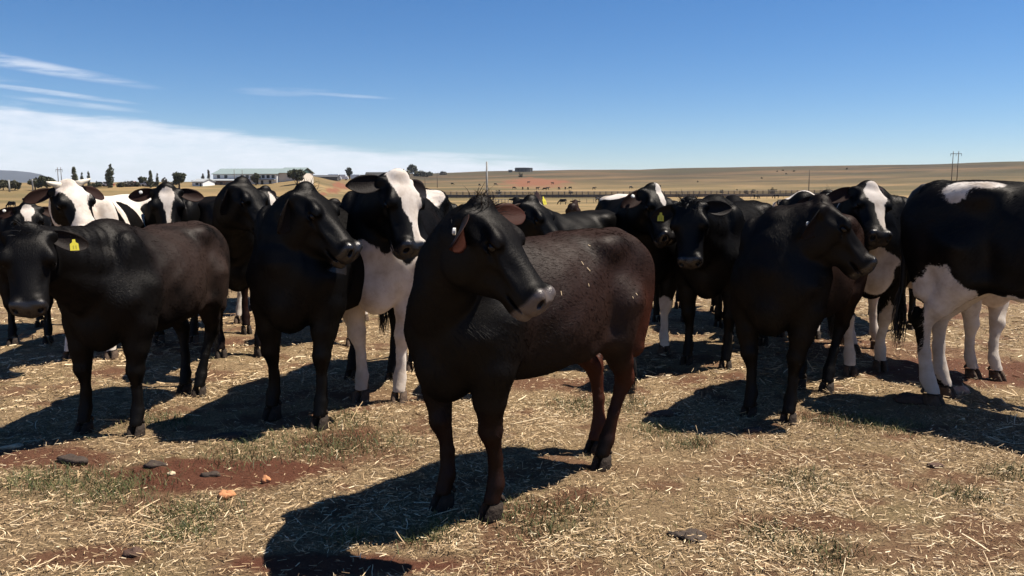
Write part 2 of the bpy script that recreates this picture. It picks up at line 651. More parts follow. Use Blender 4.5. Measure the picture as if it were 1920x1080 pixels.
def stalks(x, y, length, width, lift, tone, segs=1, z0=None, heading=None, bend=None):
    """flat stalks lying on the ground; returns verts, faces, tone"""
    n = len(x)
    th = rng.uniform(0, 2 * math.pi, n) if heading is None else heading
    dx, dy = np.cos(th), np.sin(th)
    roll = rng.uniform(-0.9, 0.9, n)
    zz = ground_z(x, y) if z0 is None else z0
    V, T = [], []
    bend = rng.normal(0, 0.18, n) if bend is None else bend
    for k in range(segs + 1):
        t = k / segs - 0.5
        off = t * length
        side = bend * length * (0.25 - t * t)
        cx = x + dx * off - dy * side
        cy = y + dy * off + dx * side
        cz = zz + lift + np.abs(np.sin(roll)) * 0 + (t + 0.5) * length * TILT(n, length)
        w = width * (1.0 if segs == 1 else (1.0 - 0.35 * abs(2 * t)))
        ox, oy, oz = -dy * np.cos(roll) * w / 2, dx * np.cos(roll) * w / 2, np.sin(roll) * w / 2
        V.append(np.stack([cx + ox, cy + oy, cz + oz], 1))
        V.append(np.stack([cx - ox, cy - oy, cz - oz], 1))
    nv = 2 * (segs + 1)
    VV = np.stack(V, 1).reshape(-1, 3)
    b = np.arange(n)[:, None] * nv
    F = np.concatenate([b + np.array([2 * k, 2 * k + 2, 2 * k + 3, 2 * k + 1])[None] for k in range(segs)], 0)
    return VV, F, np.repeat(tone, nv)


_tilt = {}


def TILT(n, length):
    k = (n, float(length[0]))
    if k not in _tilt:
        _tilt[k] = np.abs(rng.normal(0, 0.16, n)) * (rng.random(n) < 0.6) + (rng.random(n) < 0.05) * rng.uniform(0, 0.9, n)
    return _tilt[k]


def build_straw():
    parts = []

    def add(n, d0, d1, power, l0, l1, w0, w1, segs, tone_shift=0.0, thr=1.0):
        x, y, d = in_view_points(n, d0, d1, power)
        b = bare_mask(x, y)
        clump = snoise(x, y, 41, 3, 4.0)
        keep = rng.random(n) < np.clip((1 - 0.90 * b) * (0.62 + 0.55 * clump) * thr, 0.02, 1)
        x, y, d = x[keep], y[keep], d[keep]
        n = len(x)
        ln = l0 + (l1 - l0) * rng.random(n) ** 2.2
        wd = rng.uniform(w0, w1, n) * (1 + 0.05 * np.maximum(d - 5, 0))
        tone = np.clip(rng.normal(0.46 + tone_shift, 0.27, n) + 0.14 * snoise(x, y, 42, 2, 1.5), 0, 1)
        parts.append(stalks(x, y, ln, wd, rng.uniform(0.001, 0.018, n), tone, segs))

    add(75000, 2.3, 6.0, 1.0, 0.010, 0.048, 0.0016, 0.0034, 1, -0.06)
    add(110000, 2.3, 9.0, 1.2, 0.010, 0.045, 0.0018, 0.004, 1, -0.1)
    add(13000, 2.3, 7.0, 1.0, 0.03, 0.095, 0.002, 0.0042, 2, 0.12)
    add(60000, 6.0, 20.0, 1.3, 0.03, 0.10, 0.0035, 0.008, 1, -0.03)
    add(260, 2.3, 6.0, 0.8, 0.14, 0.26, 0.0035, 0.006, 3, 0.2)
    for k in (4, ):
        V, F, T, b = [], [], [], 0
        for v, f, t in parts:
            V.append(v)
            F.append(f + b)
            T.append(t)
            b += len(v)
        o = link_mesh('straw_litter', np.vstack(V), np.vstack(F), M['straw'], None, False, {'tone': np.concatenate(T)})
    tag(o, 'dry straw and trampled hay stalks strewn over the red earth', 'straw', kind='stuff')


def blades(x, y, h, w, lean, tone):
    n = len(x)
    th = rng.uniform(0, 2 * math.pi, n)
    ld = rng.uniform(0, 2 * math.pi, n)
    z = ground_z(x, y)
    V = []
    for k, (t, ww) in enumerate(((0, 1.0), (0.55, 0.8), (1.0, 0.12))):
        cx = x + np.cos(ld) * lean * h * t ** 1.7
        cy = y + np.sin(ld) * lean * h * t ** 1.7
        cz = z + h * t * (1 - 0.25 * lean * t) - 0.004
        ox, oy = np.cos(th) * w * ww / 2, np.sin(th) * w * ww / 2
        V.append(np.stack([cx + ox, cy + oy, cz], 1))
        V.append(np.stack([cx - ox, cy - oy, cz], 1))
    VV = np.stack(V, 1).reshape(-1, 3)
    b = np.arange(n)[:, None] * 6
    F = np.concatenate([b + np.array([2 * k, 2 * k + 2, 2 * k + 3, 2 * k + 1])[None] for k in range(2)], 0)
    return VV, F, np.repeat(tone, 6)


def build_grass():
    xs, ys, hs, ts = [], [], [], []
    spots = [(110, 900, .32), (230, 905, .30), (200, 930, .34), (470, 855, .35), (620, 850, .25), (350, 1000, .20), (395, 960, .22), (950, 960, .22), (1060, 955, .25),
             (790, 1010, .16), (830, 985, .16), (660, 1012, .1), (1230, 808, .22), (1300, 838, .2), (1540, 1040, .22), (1800, 925, .22), (1900, 890, .2), (1440, 1000, .16),
             (560, 830, .4), (700, 830, .4), (1160, 760, .35), (1080, 760, .3), (1650, 800, .3), (1560, 790, .3), (300, 790, .3), (640, 790, .3), (1010, 990, .2), (1500, 905, .25), (330, 960, .2), (70, 905, .25)]
    for px, py, rad in spots:
        g = gnd(px, py)
        n = int(1700 * rad)
        r = rad * np.sqrt(rng.random(n)) * rng.uniform(0.3, 1.0, n)
        a = rng.uniform(0, 6.283, n)
        xs.append(g[0] + r * np.cos(a) * 1.2)
        ys.append(g[1] + r * np.sin(a))
        hs.append(rng.uniform(0.015, 0.06, n))
        ts.append(np.clip(rng.normal(0.30, 0.20, n), 0, 1))
    x, y, d = in_view_points(42000, 2.3, 14, 1.1)
    k = (snoise(x, y, 51, 3, 1.6) > 0.10) & (rng.random(len(x)) < 0.6 * (1 - bare_mask(x, y)))
    n = int(k.sum())
    xs.append(x[k]); ys.append(y[k]); hs.append(rng.uniform(0.010, 0.045, n)); ts.append(np.clip(rng.normal(0.62, 0.25, n), 0, 1))
    x, y, h, t = map(np.concatenate, (xs, ys, hs, ts))
    V, F, T = blades(x, y, h, rng.uniform(0.002, 0.0045, len(x)), rng.uniform(0.2, 1.1, len(x)), t)
    o = link_mesh('grass_tufts', V, F, M['grass'], None, False, {'tone': T})
    tag(o, 'short green and yellowing grass tufts growing among the straw', 'grass', kind='stuff')


build_straw()
build_grass()
# ------------------------------------------------------------------ cattle: each body is one smooth surface grown from a distance field
def hermite(xs, ys, n=160):
    xs, ys = np.asarray(xs, float), np.asarray(ys, float)
    d = np.gradient(ys, xs)
    q = np.linspace(xs[0], xs[-1], n)
    i = np.clip(np.searchsorted(xs, q) - 1, 0, len(xs) - 2)
    h = xs[i + 1] - xs[i]
    t = (q - xs[i]) / h
    v = (2 * t ** 3 - 3 * t ** 2 + 1) * ys[i] + (t ** 3 - 2 * t ** 2 + t) * h * d[i] + (-2 * t ** 3 + 3 * t ** 2) * ys[i + 1] + (t ** 3 - t ** 2) * h * d[i + 1]
    return q, v


class Loft:
    """tube of egg-shaped sections along local x"""

    def __init__(self, x, zt, zb, w, e, p):
        self.x0, self.x1 = x[0], x[-1]
        self.q, self.zt = hermite(x, zt)
        self.zb = hermite(x, zb)[1]
        self.w = hermite(x, w)[1]
        self.e = hermite(x, e)[1]
        self.p = hermite(x, p)[1]

    def __call__(self, X, Y, Z):
        xc = np.clip(X, self.x0, self.x1)
        f = lambda a: np.interp(xc, self.q, a).astype(np.float32)
        zt, zb, w, e, p = f(self.zt), f(self.zb), f(self.w), f(self.e), f(self.p)
        zc, hz = (zt + zb) / 2, (zt - zb) / 2
        tz = (Z - zc) / hz
        we = w * (1 - e * np.clip(tz, -1.2, 1.2))
        k = (np.abs(Y / we) ** p + np.abs(tz) ** p) ** (1 / p)
        d = (k - 1) * np.minimum(we, hz)
        dx = np.abs(X - xc)
        return np.where(dx > 0, np.sqrt(np.maximum(d, 0) ** 2 + dx ** 2) + np.minimum(d, 0) * (dx < 1e-6), d)


class Frame:
    lx = 1.0

    def __init__(self, o, M3, sc=1.0):
        self.o = np.asarray(o, float)
        self.M = np.asarray(M3, float)       # columns = local axes in body space
        self.sc = sc

    def out(self, p):
        return self.o + self.M @ (np.asarray(p, float) * (self.lx, 1, 1)) * self.sc

    def inn(self, P):
        return (P - self.o) @ self.M / (self.sc * np.array([self.lx, 1, 1]))


ID = Frame((0, 0, 0), np.eye(3))


class Field:
    def __init__(self):
        self.prims = []

    def ell(self, c, r, k=0.05, fr=ID, op='u', rot=None):
        """ellipsoid; rot turns it about the frame's y axis (degrees)"""
        c = np.asarray(c, float)
        r = np.asarray(r, float) * fr.sc * (fr.lx, 1, 1)
        M3 = fr.M
        if rot is not None:
            axis, ang = rot
            Rm = np.array(Matrix.Rotation(R(ang), 3, axis))
            M3 = fr.M @ Rm
        f2 = Frame(fr.out(c), M3)

        def fn(X, Y, Z):
            x, y, z = X - f2.o[0], Y - f2.o[1], Z - f2.o[2]
            m = f2.M
            a = (x * m[0, 0] + y * m[1, 0] + z * m[2, 0]) / r[0]
            b = (x * m[0, 1] + y * m[1, 1] + z * m[2, 1]) / r[1]
            g = (x * m[0, 2] + y * m[1, 2] + z * m[2, 2]) / r[2]
            k0 = np.sqrt(a * a + b * b + g * g)
            k1 = np.sqrt((a / r[0]) ** 2 + (b / r[1]) ** 2 + (g / r[2]) ** 2)
            return k0 * (k0 - 1) / np.maximum(k1, 1e-4)
        ext = np.sqrt(((f2.M * r[None, :]) ** 2).sum(1))
        self.prims.append((fn, f2.o - ext, f2.o + ext, k, op))

    def cone(self, a, b, ra, rb, k=0.04, fr=ID, op='u'):
        a, b = fr.out(a), fr.out(b)
        ba = b - a
        bb = float(ba @ ba) + 1e-9

        def fn(X, Y, Z):
            x, y, z = X - a[0], Y - a[1], Z - a[2]
            t = np.clip((x * ba[0] + y * ba[1] + z * ba[2]) / bb, 0, 1)
            return np.sqrt((x - t * ba[0]) ** 2 + (y - t * ba[1]) ** 2 + (z - t * ba[2]) ** 2) - (ra + (rb - ra) * t)
        m = max(ra, rb)
        self.prims.append((fn, np.minimum(a, b) - m, np.maximum(a, b) + m, k, op))

    def chain(self, pts, rad, k=0.04, fr=ID):
        for i in range(len(pts) - 1):
            self.cone(pts[i], pts[i + 1], rad[i], rad[i + 1], k if i == 0 else min(k, 0.02), fr)

    def loft(self, L, k=0.05, fr=ID, pad=0.0):
        m = fr.M
        iv = 1.0 / fr.sc

        def fn(X, Y, Z):
            x, y, z = (X - fr.o[0]) * iv, (Y - fr.o[1]) * iv, (Z - fr.o[2]) * iv
            return fr.sc * L((x * m[0, 0] + y * m[1, 0] + z * m[2, 0]) / fr.lx, (x * m[0, 1] + y * m[1, 1] + z * m[2, 1]), (x * m[0, 2] + y * m[1, 2] + z * m[2, 2]))
        c = np.array([(L.x0 + L.x1) / 2, 0, (L.zt.max() + L.zb.min()) / 2])
        e = np.array([(L.x1 - L.x0) / 2, L.w.max() * 1.25, (L.zt.max() - L.zb.min()) / 2])
        ext = np.abs(m) @ e * fr.sc
        self.prims.append((fn, fr.out(c) - ext, fr.out(c) + ext, k, 'u'))

    def bounds(self):
        lo = np.min([p[1] for p in self.prims if p[4] == 'u'], 0)
        hi = np.max([p[2] for p in self.prims if p[4] == 'u'], 0)
        return lo, hi

    def evaluate(self, lo, hi, h):
        n = np.ceil((hi - lo) / h).astype(int) + 1
        F = np.full(n, 0.3, np.float32)
        ax = [(lo[i] + h * np.arange(n[i])).astype(np.float32) for i in range(3)]
        for fn, a, b, k, op in self.prims:
            pad = k + 0.05
            i0 = np.maximum(np.floor((a - pad - lo) / h).astype(int), 0)
            i1 = np.minimum(np.ceil((b + pad - lo) / h).astype(int) + 1, n)
            if (i1 <= i0).any():
                continue
            sl = tuple(slice(i0[j], i1[j]) for j in range(3))
            d = fn(ax[0][sl[0]][:, None, None], ax[1][sl[1]][None, :, None], ax[2][sl[2]][None, None, :]).astype(np.float32)
            f = F[sl]
            if op == 'u':
                hh = np.maximum(k - np.abs(f - d), 0) / k
                F[sl] = np.minimum(f, d) - hh * hh * (k * 0.25)
            else:
                d = -d
                hh = np.maximum(k - np.abs(f - d), 0) / k
                F[sl] = np.maximum(f, d) + hh * hh * (k * 0.25)
        return F


def surface_nets(F, lo, h):
    s = F < 0
    n = np.array(F.shape)
    c = np.zeros(n - 1, np.int8)
    for i in (0, 1):
        for j in (0, 1):
            for k in (0, 1):
                c += s[i:n[0] - 1 + i, j:n[1] - 1 + j, k:n[2] - 1 + k]
    I = np.nonzero((c > 0) & (c < 8))
    m = len(I[0])
    idx = np.full(n - 1, -1, np.int32)
    idx[I] = np.arange(m)
    corner = {}
    for i in (0, 1):
        for j in (0, 1):
            for k in (0, 1):
                corner[i, j, k] = F[I[0] + i, I[1] + j, I[2] + k]
    acc = np.zeros((m, 3))
    cnt = np.zeros(m)
    for a in corner:
        for ax in range(3):
            if a[ax]:
                continue
            b = list(a)
            b[ax] = 1
            fa, fb = corner[a], corner[tuple(b)]
            cr = (fa < 0) != (fb < 0)
            t = np.where(cr, fa / np.where(cr, fa - fb, 1), 0)
            p = np.zeros((m, 3))
            p[:] = a
            p[:, ax] += t
            acc[cr] += p[cr]
            cnt[cr] += 1
    V = (np.stack(I, 1) + acc / cnt[:, None]) * h + lo
    Q = []
    for ax in range(3):
        s0 = [slice(None)] * 3
        s1 = [slice(None)] * 3
        s0[ax] = slice(0, -1)
        s1[ax] = slice(1, None)
        A, B = s[tuple(s0)], s[tuple(s1)]
        E = np.nonzero(A != B)
        o1, o2 = [(1, 2), (2, 0), (0, 1)][ax]
        ok = (E[o1] >= 1) & (E[o2] >= 1) & (E[o1] < n[o1] - 1) & (E[o2] < n[o2] - 1)
        E = tuple(e[ok] for e in E)
        ins = A[E]

        def cell(d1, d2):
            q = [e.copy() for e in E]
            q[o1] = q[o1] - d1
            q[o2] = q[o2] - d2
            return idx[tuple(q)]
        q = np.stack([cell(1, 1), cell(0, 1), cell(0, 0), cell(1, 0)], 1)
        q[~ins] = q[~ins][:, ::-1]
        Q.append(q)
    Q = np.vstack(Q)
    Q = Q[(Q >= 0).all(1)]
    return V, Q


def relax(V, Q, it, lam=0.5):
    e = np.vstack([Q[:, [0, 1]], Q[:, [1, 2]], Q[:, [2, 3]], Q[:, [3, 0]]])
    for i in range(it):
        acc = np.zeros_like(V)
        cnt = np.zeros(len(V))
        for a, b in ((0, 1), (1, 0)):
            for ax in range(3):
                acc[:, ax] += np.bincount(e[:, a], V[e[:, b], ax], len(V))
            cnt += np.bincount(e[:, a], minlength=len(V))
        tgt = acc / np.maximum(cnt, 1)[:, None]
        l = lam if i % 2 == 0 else -lam * 0.9
        V = V + (tgt - V) * l
    return V


def compact(V, Q):
    u, inv = np.unique(Q, return_inverse=True)
    return V[u], inv.reshape(Q.shape)


TRUNK = dict(x=[-0.80, -0.73, -0.60, -0.45, -0.25, 0.0, 0.20, 0.38, 0.50, 0.585],
             zt=[1.14, 1.235, 1.272, 1.275, 1.262, 1.252, 1.262, 1.285, 1.235, 1.12],
             zb=[0.94, 0.85, 0.78, 0.715, 0.635, 0.592, 0.595, 0.62, 0.67, 0.77],
             w=[0.11, 0.175, 0.21, 0.232, 0.272, 0.290, 0.262, 0.215, 0.178, 0.13],
             e=[0.0, -0.05, -0.02, 0.05, 0.16, 0.20, 0.22, 0.26, 0.15, 0.0],
             p=[2.0, 2.3, 2.5, 2.5, 2.35, 2.3, 2.25, 2.1, 2.0, 2.0])
HEAD = dict(x=[-0.03, 0.02, 0.09, 0.17, 0.24, 0.31, 0.38, 0.44, 0.485],
            zt=[0.050, 0.070, 0.080, 0.070, 0.050, 0.034, 0.020, 0.006, -0.018],
            zb=[-0.120, -0.185, -0.238, -0.245, -0.212, -0.172, -0.144, -0.126, -0.098],
            w=[0.068, 0.096, 0.114, 0.114, 0.092, 0.074, 0.070, 0.077, 0.068],
            e=[-0.15, -0.22, -0.26, -0.26, -0.18, -0.10, -0.02, 0.02, 0.0],
            p=[2.3, 2.5, 2.8, 2.8, 2.6, 2.4, 2.4, 2.5, 2.2])

FRONT = [(0.34, 0.180, 0.90), (0.395, 0.186, 0.70), (0.425, 0.176, 0.55), (0.435, 0.165, 0.405), (0.433, 0.160, 0.36), (0.432, 0.155, 0.26), (0.44, 0.155, 0.145), (0.468, 0.155, 0.075)]
FRONT_R = [0.130, 0.105, 0.071, 0.048, 0.037, 0.028, 0.038, 0.039]
HIND = [(-0.50, 0.175, 0.90), (-0.47, 0.185, 0.74), (-0.59, 0.172, 0.585), (-0.685, 0.160, 0.475), (-0.682, 0.157, 0.42), (-0.668, 0.155, 0.29), (-0.65, 0.155, 0.145), (-0.618, 0.155, 0.075)]
HIND_R = [0.150, 0.112, 0.064, 0.045, 0.036, 0.028, 0.039, 0.039]
FOOT_F, FOOT_H = np.array([0.485, 0.155]), np.array([-0.60, 0.155])


def leg_points(base, side, off):
    P = np.array(base, float)
    P[:, 1] *= side
    w = sstep((0.80 - P[:, 2]) / 0.72)
    P[:, 0] += off[0] * w
    P[:, 1] += off[1] * w
    return P


def bez(p0, p1, p2, p3, n):
    t = np.linspace(0, 1, n)[:, None]
    return (1 - t) ** 3 * p0 + 3 * (1 - t) ** 2 * t * p1 + 3 * (1 - t) * t * t * p2 + t ** 3 * p3


def hoof_mesh(mat_key):
    """two claws with a cleft between, sole at z = 0, toe towards +x"""
    mb = MB()
    n = 12
    for sd in (-1, 1):
        rings = []
        for z, sc, shift in ((0.0, 1.0, 0.0), (0.010, 1.04, 0.0), (0.030, 0.95, -0.006), (0.052, 0.84, -0.014), (0.074, 0.70, -0.024)):
            ring = []
            for k in range(n):
                a = 2 * math.pi * k / n
                x = math.cos(a) * 0.060 * sc + shift + 0.008
                y = math.sin(a) * 0.0275 * sc
                if x > 0:
                    y *= 1 - 0.28 * (x / 0.068) ** 2
                    y -= 0.004 * (x / 0.06) ** 2
                ring.append((x, sd * (0.0295 + y), z))
            rings.append(ring)
        pts = [p for r in rings for p in r]
        fs = []
        for i in range(len(rings) - 1):
            for k in range(n):
                q = (i * n + k, i * n + (k + 1) % n, (i + 1) * n + (k + 1) % n, (i + 1) * n + k)
                fs.append(q if sd > 0 else q[::-1])
        fs.append(tuple(range(n))[::-1])
        fs.append(tuple((len(rings) - 1) * n + k for k in range(n)))
        mb.poly(pts, fs)
    for sd in (-1, 1):      # dew claws
        mb.tube([(-0.052, sd * 0.022, 0.100), (-0.066, sd * 0.024, 0.082), (-0.070, sd * 0.025, 0.074)], [0.012, 0.012, 0.006], 6)
    return mb


HOOF = hoof_mesh('hoof')
HOOF_ME = {}


def hoof(parent, x, y, yaw, key):
    if key not in HOOF_ME:
        o = HOOF.build('hoof', M[key], parent, True)
        HOOF_ME[key] = o.data
    else:
        o = bpy.data.objects.new('hoof', HOOF_ME[key])
        COL.objects.link(o)
        o.parent = parent
    o.location = (x, y, -0.010)
    o.rotation_euler = (0, 0, yaw)
    o.scale = (0.9, 0.9, 1.0)
    return o


def ear_shape(L=0.195, W=0.108, nu=14, nv=9):
    """leaf-shaped ear along +Y, hollow towards +X; two skins with a rolled rim"""
    V, I = [], []
    us = np.linspace(0, 1, nu)
    for layer in (0, 1):
        for u in us:
            wd = W * (0.30 + 0.70 * math.sin(math.pi * min(1, (u * 0.86 + 0.06))) ** 0.8) * (1 - 0.5 * max(0, u - 0.72) ** 1.2 / 0.28 ** 1.2 * 0.9)
            if u > 0.985:
                wd *= 0.5
            cup = 0.95 - 0.45 * u
            for v in np.linspace(-1, 1, nv):
                a = v * cup
                z = math.sin(a) / max(math.sin(cup), 1e-3) * wd / 2
                x = (1 - math.cos(a)) / max(math.sin(cup), 1e-3) * wd / 2 * 1.0
                x -= 0.035 * u * u
                th = 0.0045 * (1 - abs(v) ** 4) + 0.0012
                if layer == 1:
                    x -= th * 2
                V.append((x, u * L, z - 0.018 * math.sin(u * 2.4)))
                I.append(1.0 - layer)
    n1 = nu * nv
    F = []
    for i in range(nu - 1):
        for j in range(nv - 1):
            a = i * nv + j
            F.append((a, a + nv, a + nv + 1, a + 1))
            F.append((n1 + a, n1 + a + 1, n1 + a + nv + 1, n1 + a + nv))
    for i in range(nu - 1):
        for j in (0, nv - 1):
            a = i * nv + j
            q = (a, n1 + a, n1 + a + nv, a + nv)
            F.append(q if j == 0 else q[::-1])
    for j in range(nv - 1):
        a = (nu - 1) * nv + j
        F.append((a, n1 + a, n1 + a + 1, a + 1))
    return V, F, I


EAR = ear_shape()


def ribbons(parent, name, mat, roots, tips, sag, width, seg=4):
    """locks of hair: thin tapering curved blades"""
    mb = MB()
    for a, b, s in zip(roots, tips, sag):
        a, b, s = np.array(a), np.array(b), np.array(s)
        d = b - a
        side = np.cross(d, rng.normal(0, 1, 3))
        side = side / (np.linalg.norm(side) + 1e-9)
        pts = []
        for k in range(seg + 1):
            t = k / seg
            p = a + d * t + s * (4 * t * (1 - t))
            w = width * (1 - 0.9 * t ** 1.5)
            pts += [p + side * w / 2, p - side * w / 2]
        mb.poly(pts, [(2 * k, 2 * k + 2, 2 * k + 3, 2 * k + 1) for k in range(seg)])
    return mb.build(name, mat, parent)


def mask_value(P, H, items, base):
    """signed white mask from a list of blobs: (frame, sign, centre, radii[, mirrored])"""
    v = np.full(len(P), base)
    wob = 0.16 * (np.sin(P[:, 0] * 23 + 2.1 * np.sin(P[:, 2] * 19)) + np.sin(P[:, 2] * 27 + P[:, 1] * 21 + 1.7) + 0.7 * np.sin(P[:, 1] * 41 + P[:, 0] * 33)) / 2.7
    PH = H.inn(P)
    near = (np.abs(PH[:, 1]) < 0.17) & (PH[:, 0] > -0.16) & (PH[:, 0] < 0.56) & (PH[:, 2] > -0.24)
    for it in items:
        fr, sg, c, r = it[:4]
        Q = (PH if fr == 'H' else P) - np.asarray(c)
        r = np.asarray(r, float)
        k = np.sqrt(((Q / r) ** 2).sum(1))
        val = (1 + wob * (0.4 if fr == 'H' else 1.0) - k) * min(r.min(), 0.12)
        if fr == 'H':
            val = np.where(near, val, -1)
        v = np.maximum(v, val) if sg > 0 else np.minimum(v, -val)
    return np.clip(v, -0.06, 0.06)


BLAZE = [('H', 1, (0.13, 0, 0.09), (0.13, 0.055, 0.09)), ('H', 1, (0.30, 0, 0.05), (0.2, 0.028, 0.06))]
STAR = [('H', 1, (0.10, 0, 0.09), (0.085, 0.06, 0.08)), ('H', 1, (0.18, 0, 0.07), (0.10, 0.032, 0.06))]


def cow(label, fore=None, hind=None, loc=None, yaw=None, s=1.0, poll=None, az=-90, pitch=50, roll=0, feet=None, mat='coat_black', coat=(), base=-1, res=0.018, hres=0.009,
        ear='ear_dark', ear_up=(0, 0), ear_back=(20, 20), tagged=None, button=None, horns=False, tuft=0, tail_swing=0.0, rust=0.0, paleskin=0.0, hooves='hoof', dirt=0.0,
        fat=1.0, hs=1.0, lx=0.87, fur=0, ear_face=(None, None), hair='hair_dark', hump=0.0, tail=True, switch='hair_dark'):
    """fore: pixel half-way between the fore hooves in the photograph, yaw: heading of the body, poll: (px, py, distance) of the top of the head"""
    if fore is not None:
        g = gnd(*fore)
        if hind is not None:
            g2 = gnd(*hind)
            yaw = math.degrees(math.atan2(g[1] - g2[1], g[0] - g2[0]))
        ya = R(yaw)
        loc = g[:2] - np.array([math.cos(ya), math.sin(ya)]) * FOOT_F[0] * s
    elif hind is not None:
        g = gnd(*hind)
        ya = R(yaw)
        loc = g[:2] - np.array([math.cos(ya), math.sin(ya)]) * FOOT_H[0] * s
    ya = R(yaw)
    ca, sa = math.cos(ya), math.sin(ya)
    z0 = float(terrain(loc[0], loc[1]))
    root = empty('cow', (loc[0], loc[1], z0), ya, s)
    tag(root, label, 'cow', 'herd of young cattle crowding the pen')

    def to_local(p):
        d = np.asarray(p, float) - np.array([loc[0], loc[1], z0])
        return np.array([d[0] * ca + d[1] * sa, -d[0] * sa + d[1] * ca, d[2]]) / s

    # head frame
    hx = np.array([math.cos(R(pitch)) * math.cos(R(az)), math.cos(R(pitch)) * math.sin(R(az)), -math.sin(R(pitch))])
    hx = np.array([hx[0] * ca + hx[1] * sa, -hx[0] * sa + hx[1] * ca, hx[2]])
    hy = np.cross([0, 0, 1.0], hx)
    hy /= np.linalg.norm(hy)
    hz = np.cross(hx, hy)
    cr, sr = math.cos(R(roll)), math.sin(R(roll))
    hy, hz = hy * cr + hz * sr, -hy * sr + hz * cr
    if poll is None:
        top = np.array([0.98, 0.0, 1.42])
    else:
        top = to_local(at(*poll))
    H = Frame(top - hz * 0.080 * hs, np.stack([hx, hy, hz], 1), hs)
    H.lx = lx

    F = Field()
    T = dict(TRUNK)
    T['w'] = [w * (1 + (fat - 1) * math.exp(-((x + 0.05) / 0.35) ** 2)) for x, w in zip(T['x'], T['w'])]
    T['zb'] = [z - (fat - 1) * 0.25 * math.exp(-((x + 0.05) / 0.35) ** 2) for x, z in zip(T['x'], T['zb'])]
    F.loft(Loft(**T), 0.05)
    # spine, withers, hooks, pins, tail head
    F.cone((0.40, 0, 1.235), (0.12, 0, 1.215), 0.055, 0.05, 0.06)
    F.ell((0.36, 0, 1.25), (0.16, 0.07, 0.06), 0.07)
    for y in (-1, 1):
        F.ell((-0.43, y * 0.192, 1.20), (0.075, 0.040, 0.042), 0.11)
        F.ell((-0.765, y * 0.105, 1.12), (0.05, 0.045, 0.055), 0.06)
        F.ell((0.36, y * 0.165, 1.00), (0.145, 0.080, 0.27), 0.055, rot=('Y', 18))
        F.cone((0.34, y * 0.10, 1.24), (0.47, y * 0.215, 0.86), 0.030, 0.045, 0.05)
        F.cone((-0.40, y * 0.205, 0.76), (-0.20, y * 0.215, 0.70), 0.055, 0.04, 0.08)
        F.ell((-0.385, y * 0.335, 0.88), (0.045, 0.055, 0.17), 0.09, op='s', rot=('Y', -14))
        F.ell((0.475, y * 0.140, 0.84), (0.12, 0.10, 0.16), 0.08)
        F.ell((-0.60, y * 0.145, 0.95), (0.215, 0.105, 0.27), 0.08, rot=('Y', -8))
        F.cone((-0.735, y * 0.115, 1.06), (-0.665, y * 0.15, 0.66), 0.085, 0.075, 0.07)
        # hollow behind the last rib, crease behind the elbow
        F.ell((0.17, y * 0.375, 0.74), (0.06, 0.085, 0.16), 0.10, op='s')
    F.ell((0.49, 0, 0.70), (0.145, 0.13, 0.165), 0.09)           # brisket
    F.ell((-0.72, 0, 1.215), (0.08, 0.055, 0.05), 0.06)
    # legs
    foot_xy = []
    for nm, base_p, rad, ft, sd in (('FL', FRONT, FRONT_R, FOOT_F, 1), ('FR', FRONT, FRONT_R, FOOT_F, -1), ('HL', HIND, HIND_R, FOOT_H, 1), ('HR', HIND, HIND_R, FOOT_H, -1)):
        rest = np.array([ft[0], ft[1] * sd])
        off = np.zeros(2)
        if feet and nm in feet:
            v = feet[nm]
            off = (to_local(gnd(*v))[:2] - rest) if len(v) == 2 else np.array(v[:2])
            L0 = np.linalg.norm(off)
            if L0 > 0.30:
                off *= 0.30 / L0
        P = leg_points(base_p, sd, off)
        F.chain(P, rad, 0.06)
        if nm[0] == 'H':
            F.ell(P[3] + (-0.038, 0, 0.038), (0.024, 0.026, 0.055), 0.03)
            F.ell(P[3] + (0.0, 0, 0.0), (0.048, 0.047, 0.055), 0.02)
        else:
            F.ell(P[3] + (0.012, 0, 0.005), (0.045, 0.049, 0.055), 0.02)
            F.ell((P[1] + P[2]) / 2 + (0.0, 0, 0.03), (0.066, 0.054, 0.12), 0.05)
        F.chain([P[4] + (-0.020, 0, 0.0), P[5] + (-0.024, 0, 0), P[6] + (-0.020, 0, 0.01)], [0.020, 0.017, 0.022], 0.018)     # tendon behind the cannon bone
        foot_xy.append((rest[0] + off[0], rest[1] + off[1], nm))
    # neck
    p0, p3 = np.array([0.34, 0, 1.14]), H.out((-0.015, 0, -0.035))
    bk = np.array([p0[0] - p3[0], p0[1] - p3[1], 0.0])
    bk /= np.linalg.norm(bk) + 1e-6
    hh = np.array([hx[0], hx[1], 0.0])
    hh /= np.linalg.norm(hh) + 1e-6
    up = bez(p0, p0 + (0.18, 0, 0.06), p3 + bk * 0.12 - hh * 0.05 - np.array([0, 0, 0.07]), p3, 8)
    q0, q3 = np.array([0.42, 0, 0.90]), H.out((0.06, 0, -0.140))
    lo = bez(q0, q0 + (0.17, 0, 0.05), q3 + bk * 0.10 - hh * 0.06 - np.array([0, 0, 0.10]), q3, 8)
    ru = np.linspace(0.135, 0.070, 8) + hump * np.array([0, .02, .03, .03, .03, .02, .01, 0])
    rl = np.linspace(0.175, 0.092, 8)
    F.chain(list(up), list(ru), 0.08)
    F.chain(list(lo), list(rl), 0.08)
    F.chain(list((up + lo) / 2), list(np.linspace(0.170, 0.108, 8)), 0.06)
    dew = lo.copy()
    dew[:, 2] -= 0.15 * np.sin(np.linspace(0.5, 3.0, 8)) * np.linspace(1.15, 0.5, 8)
    F.chain(list(dew[:6]), list(np.linspace(0.085, 0.045, 6)), 0.09)
    # head
    F.loft(Loft(**HEAD), 0.035, H)
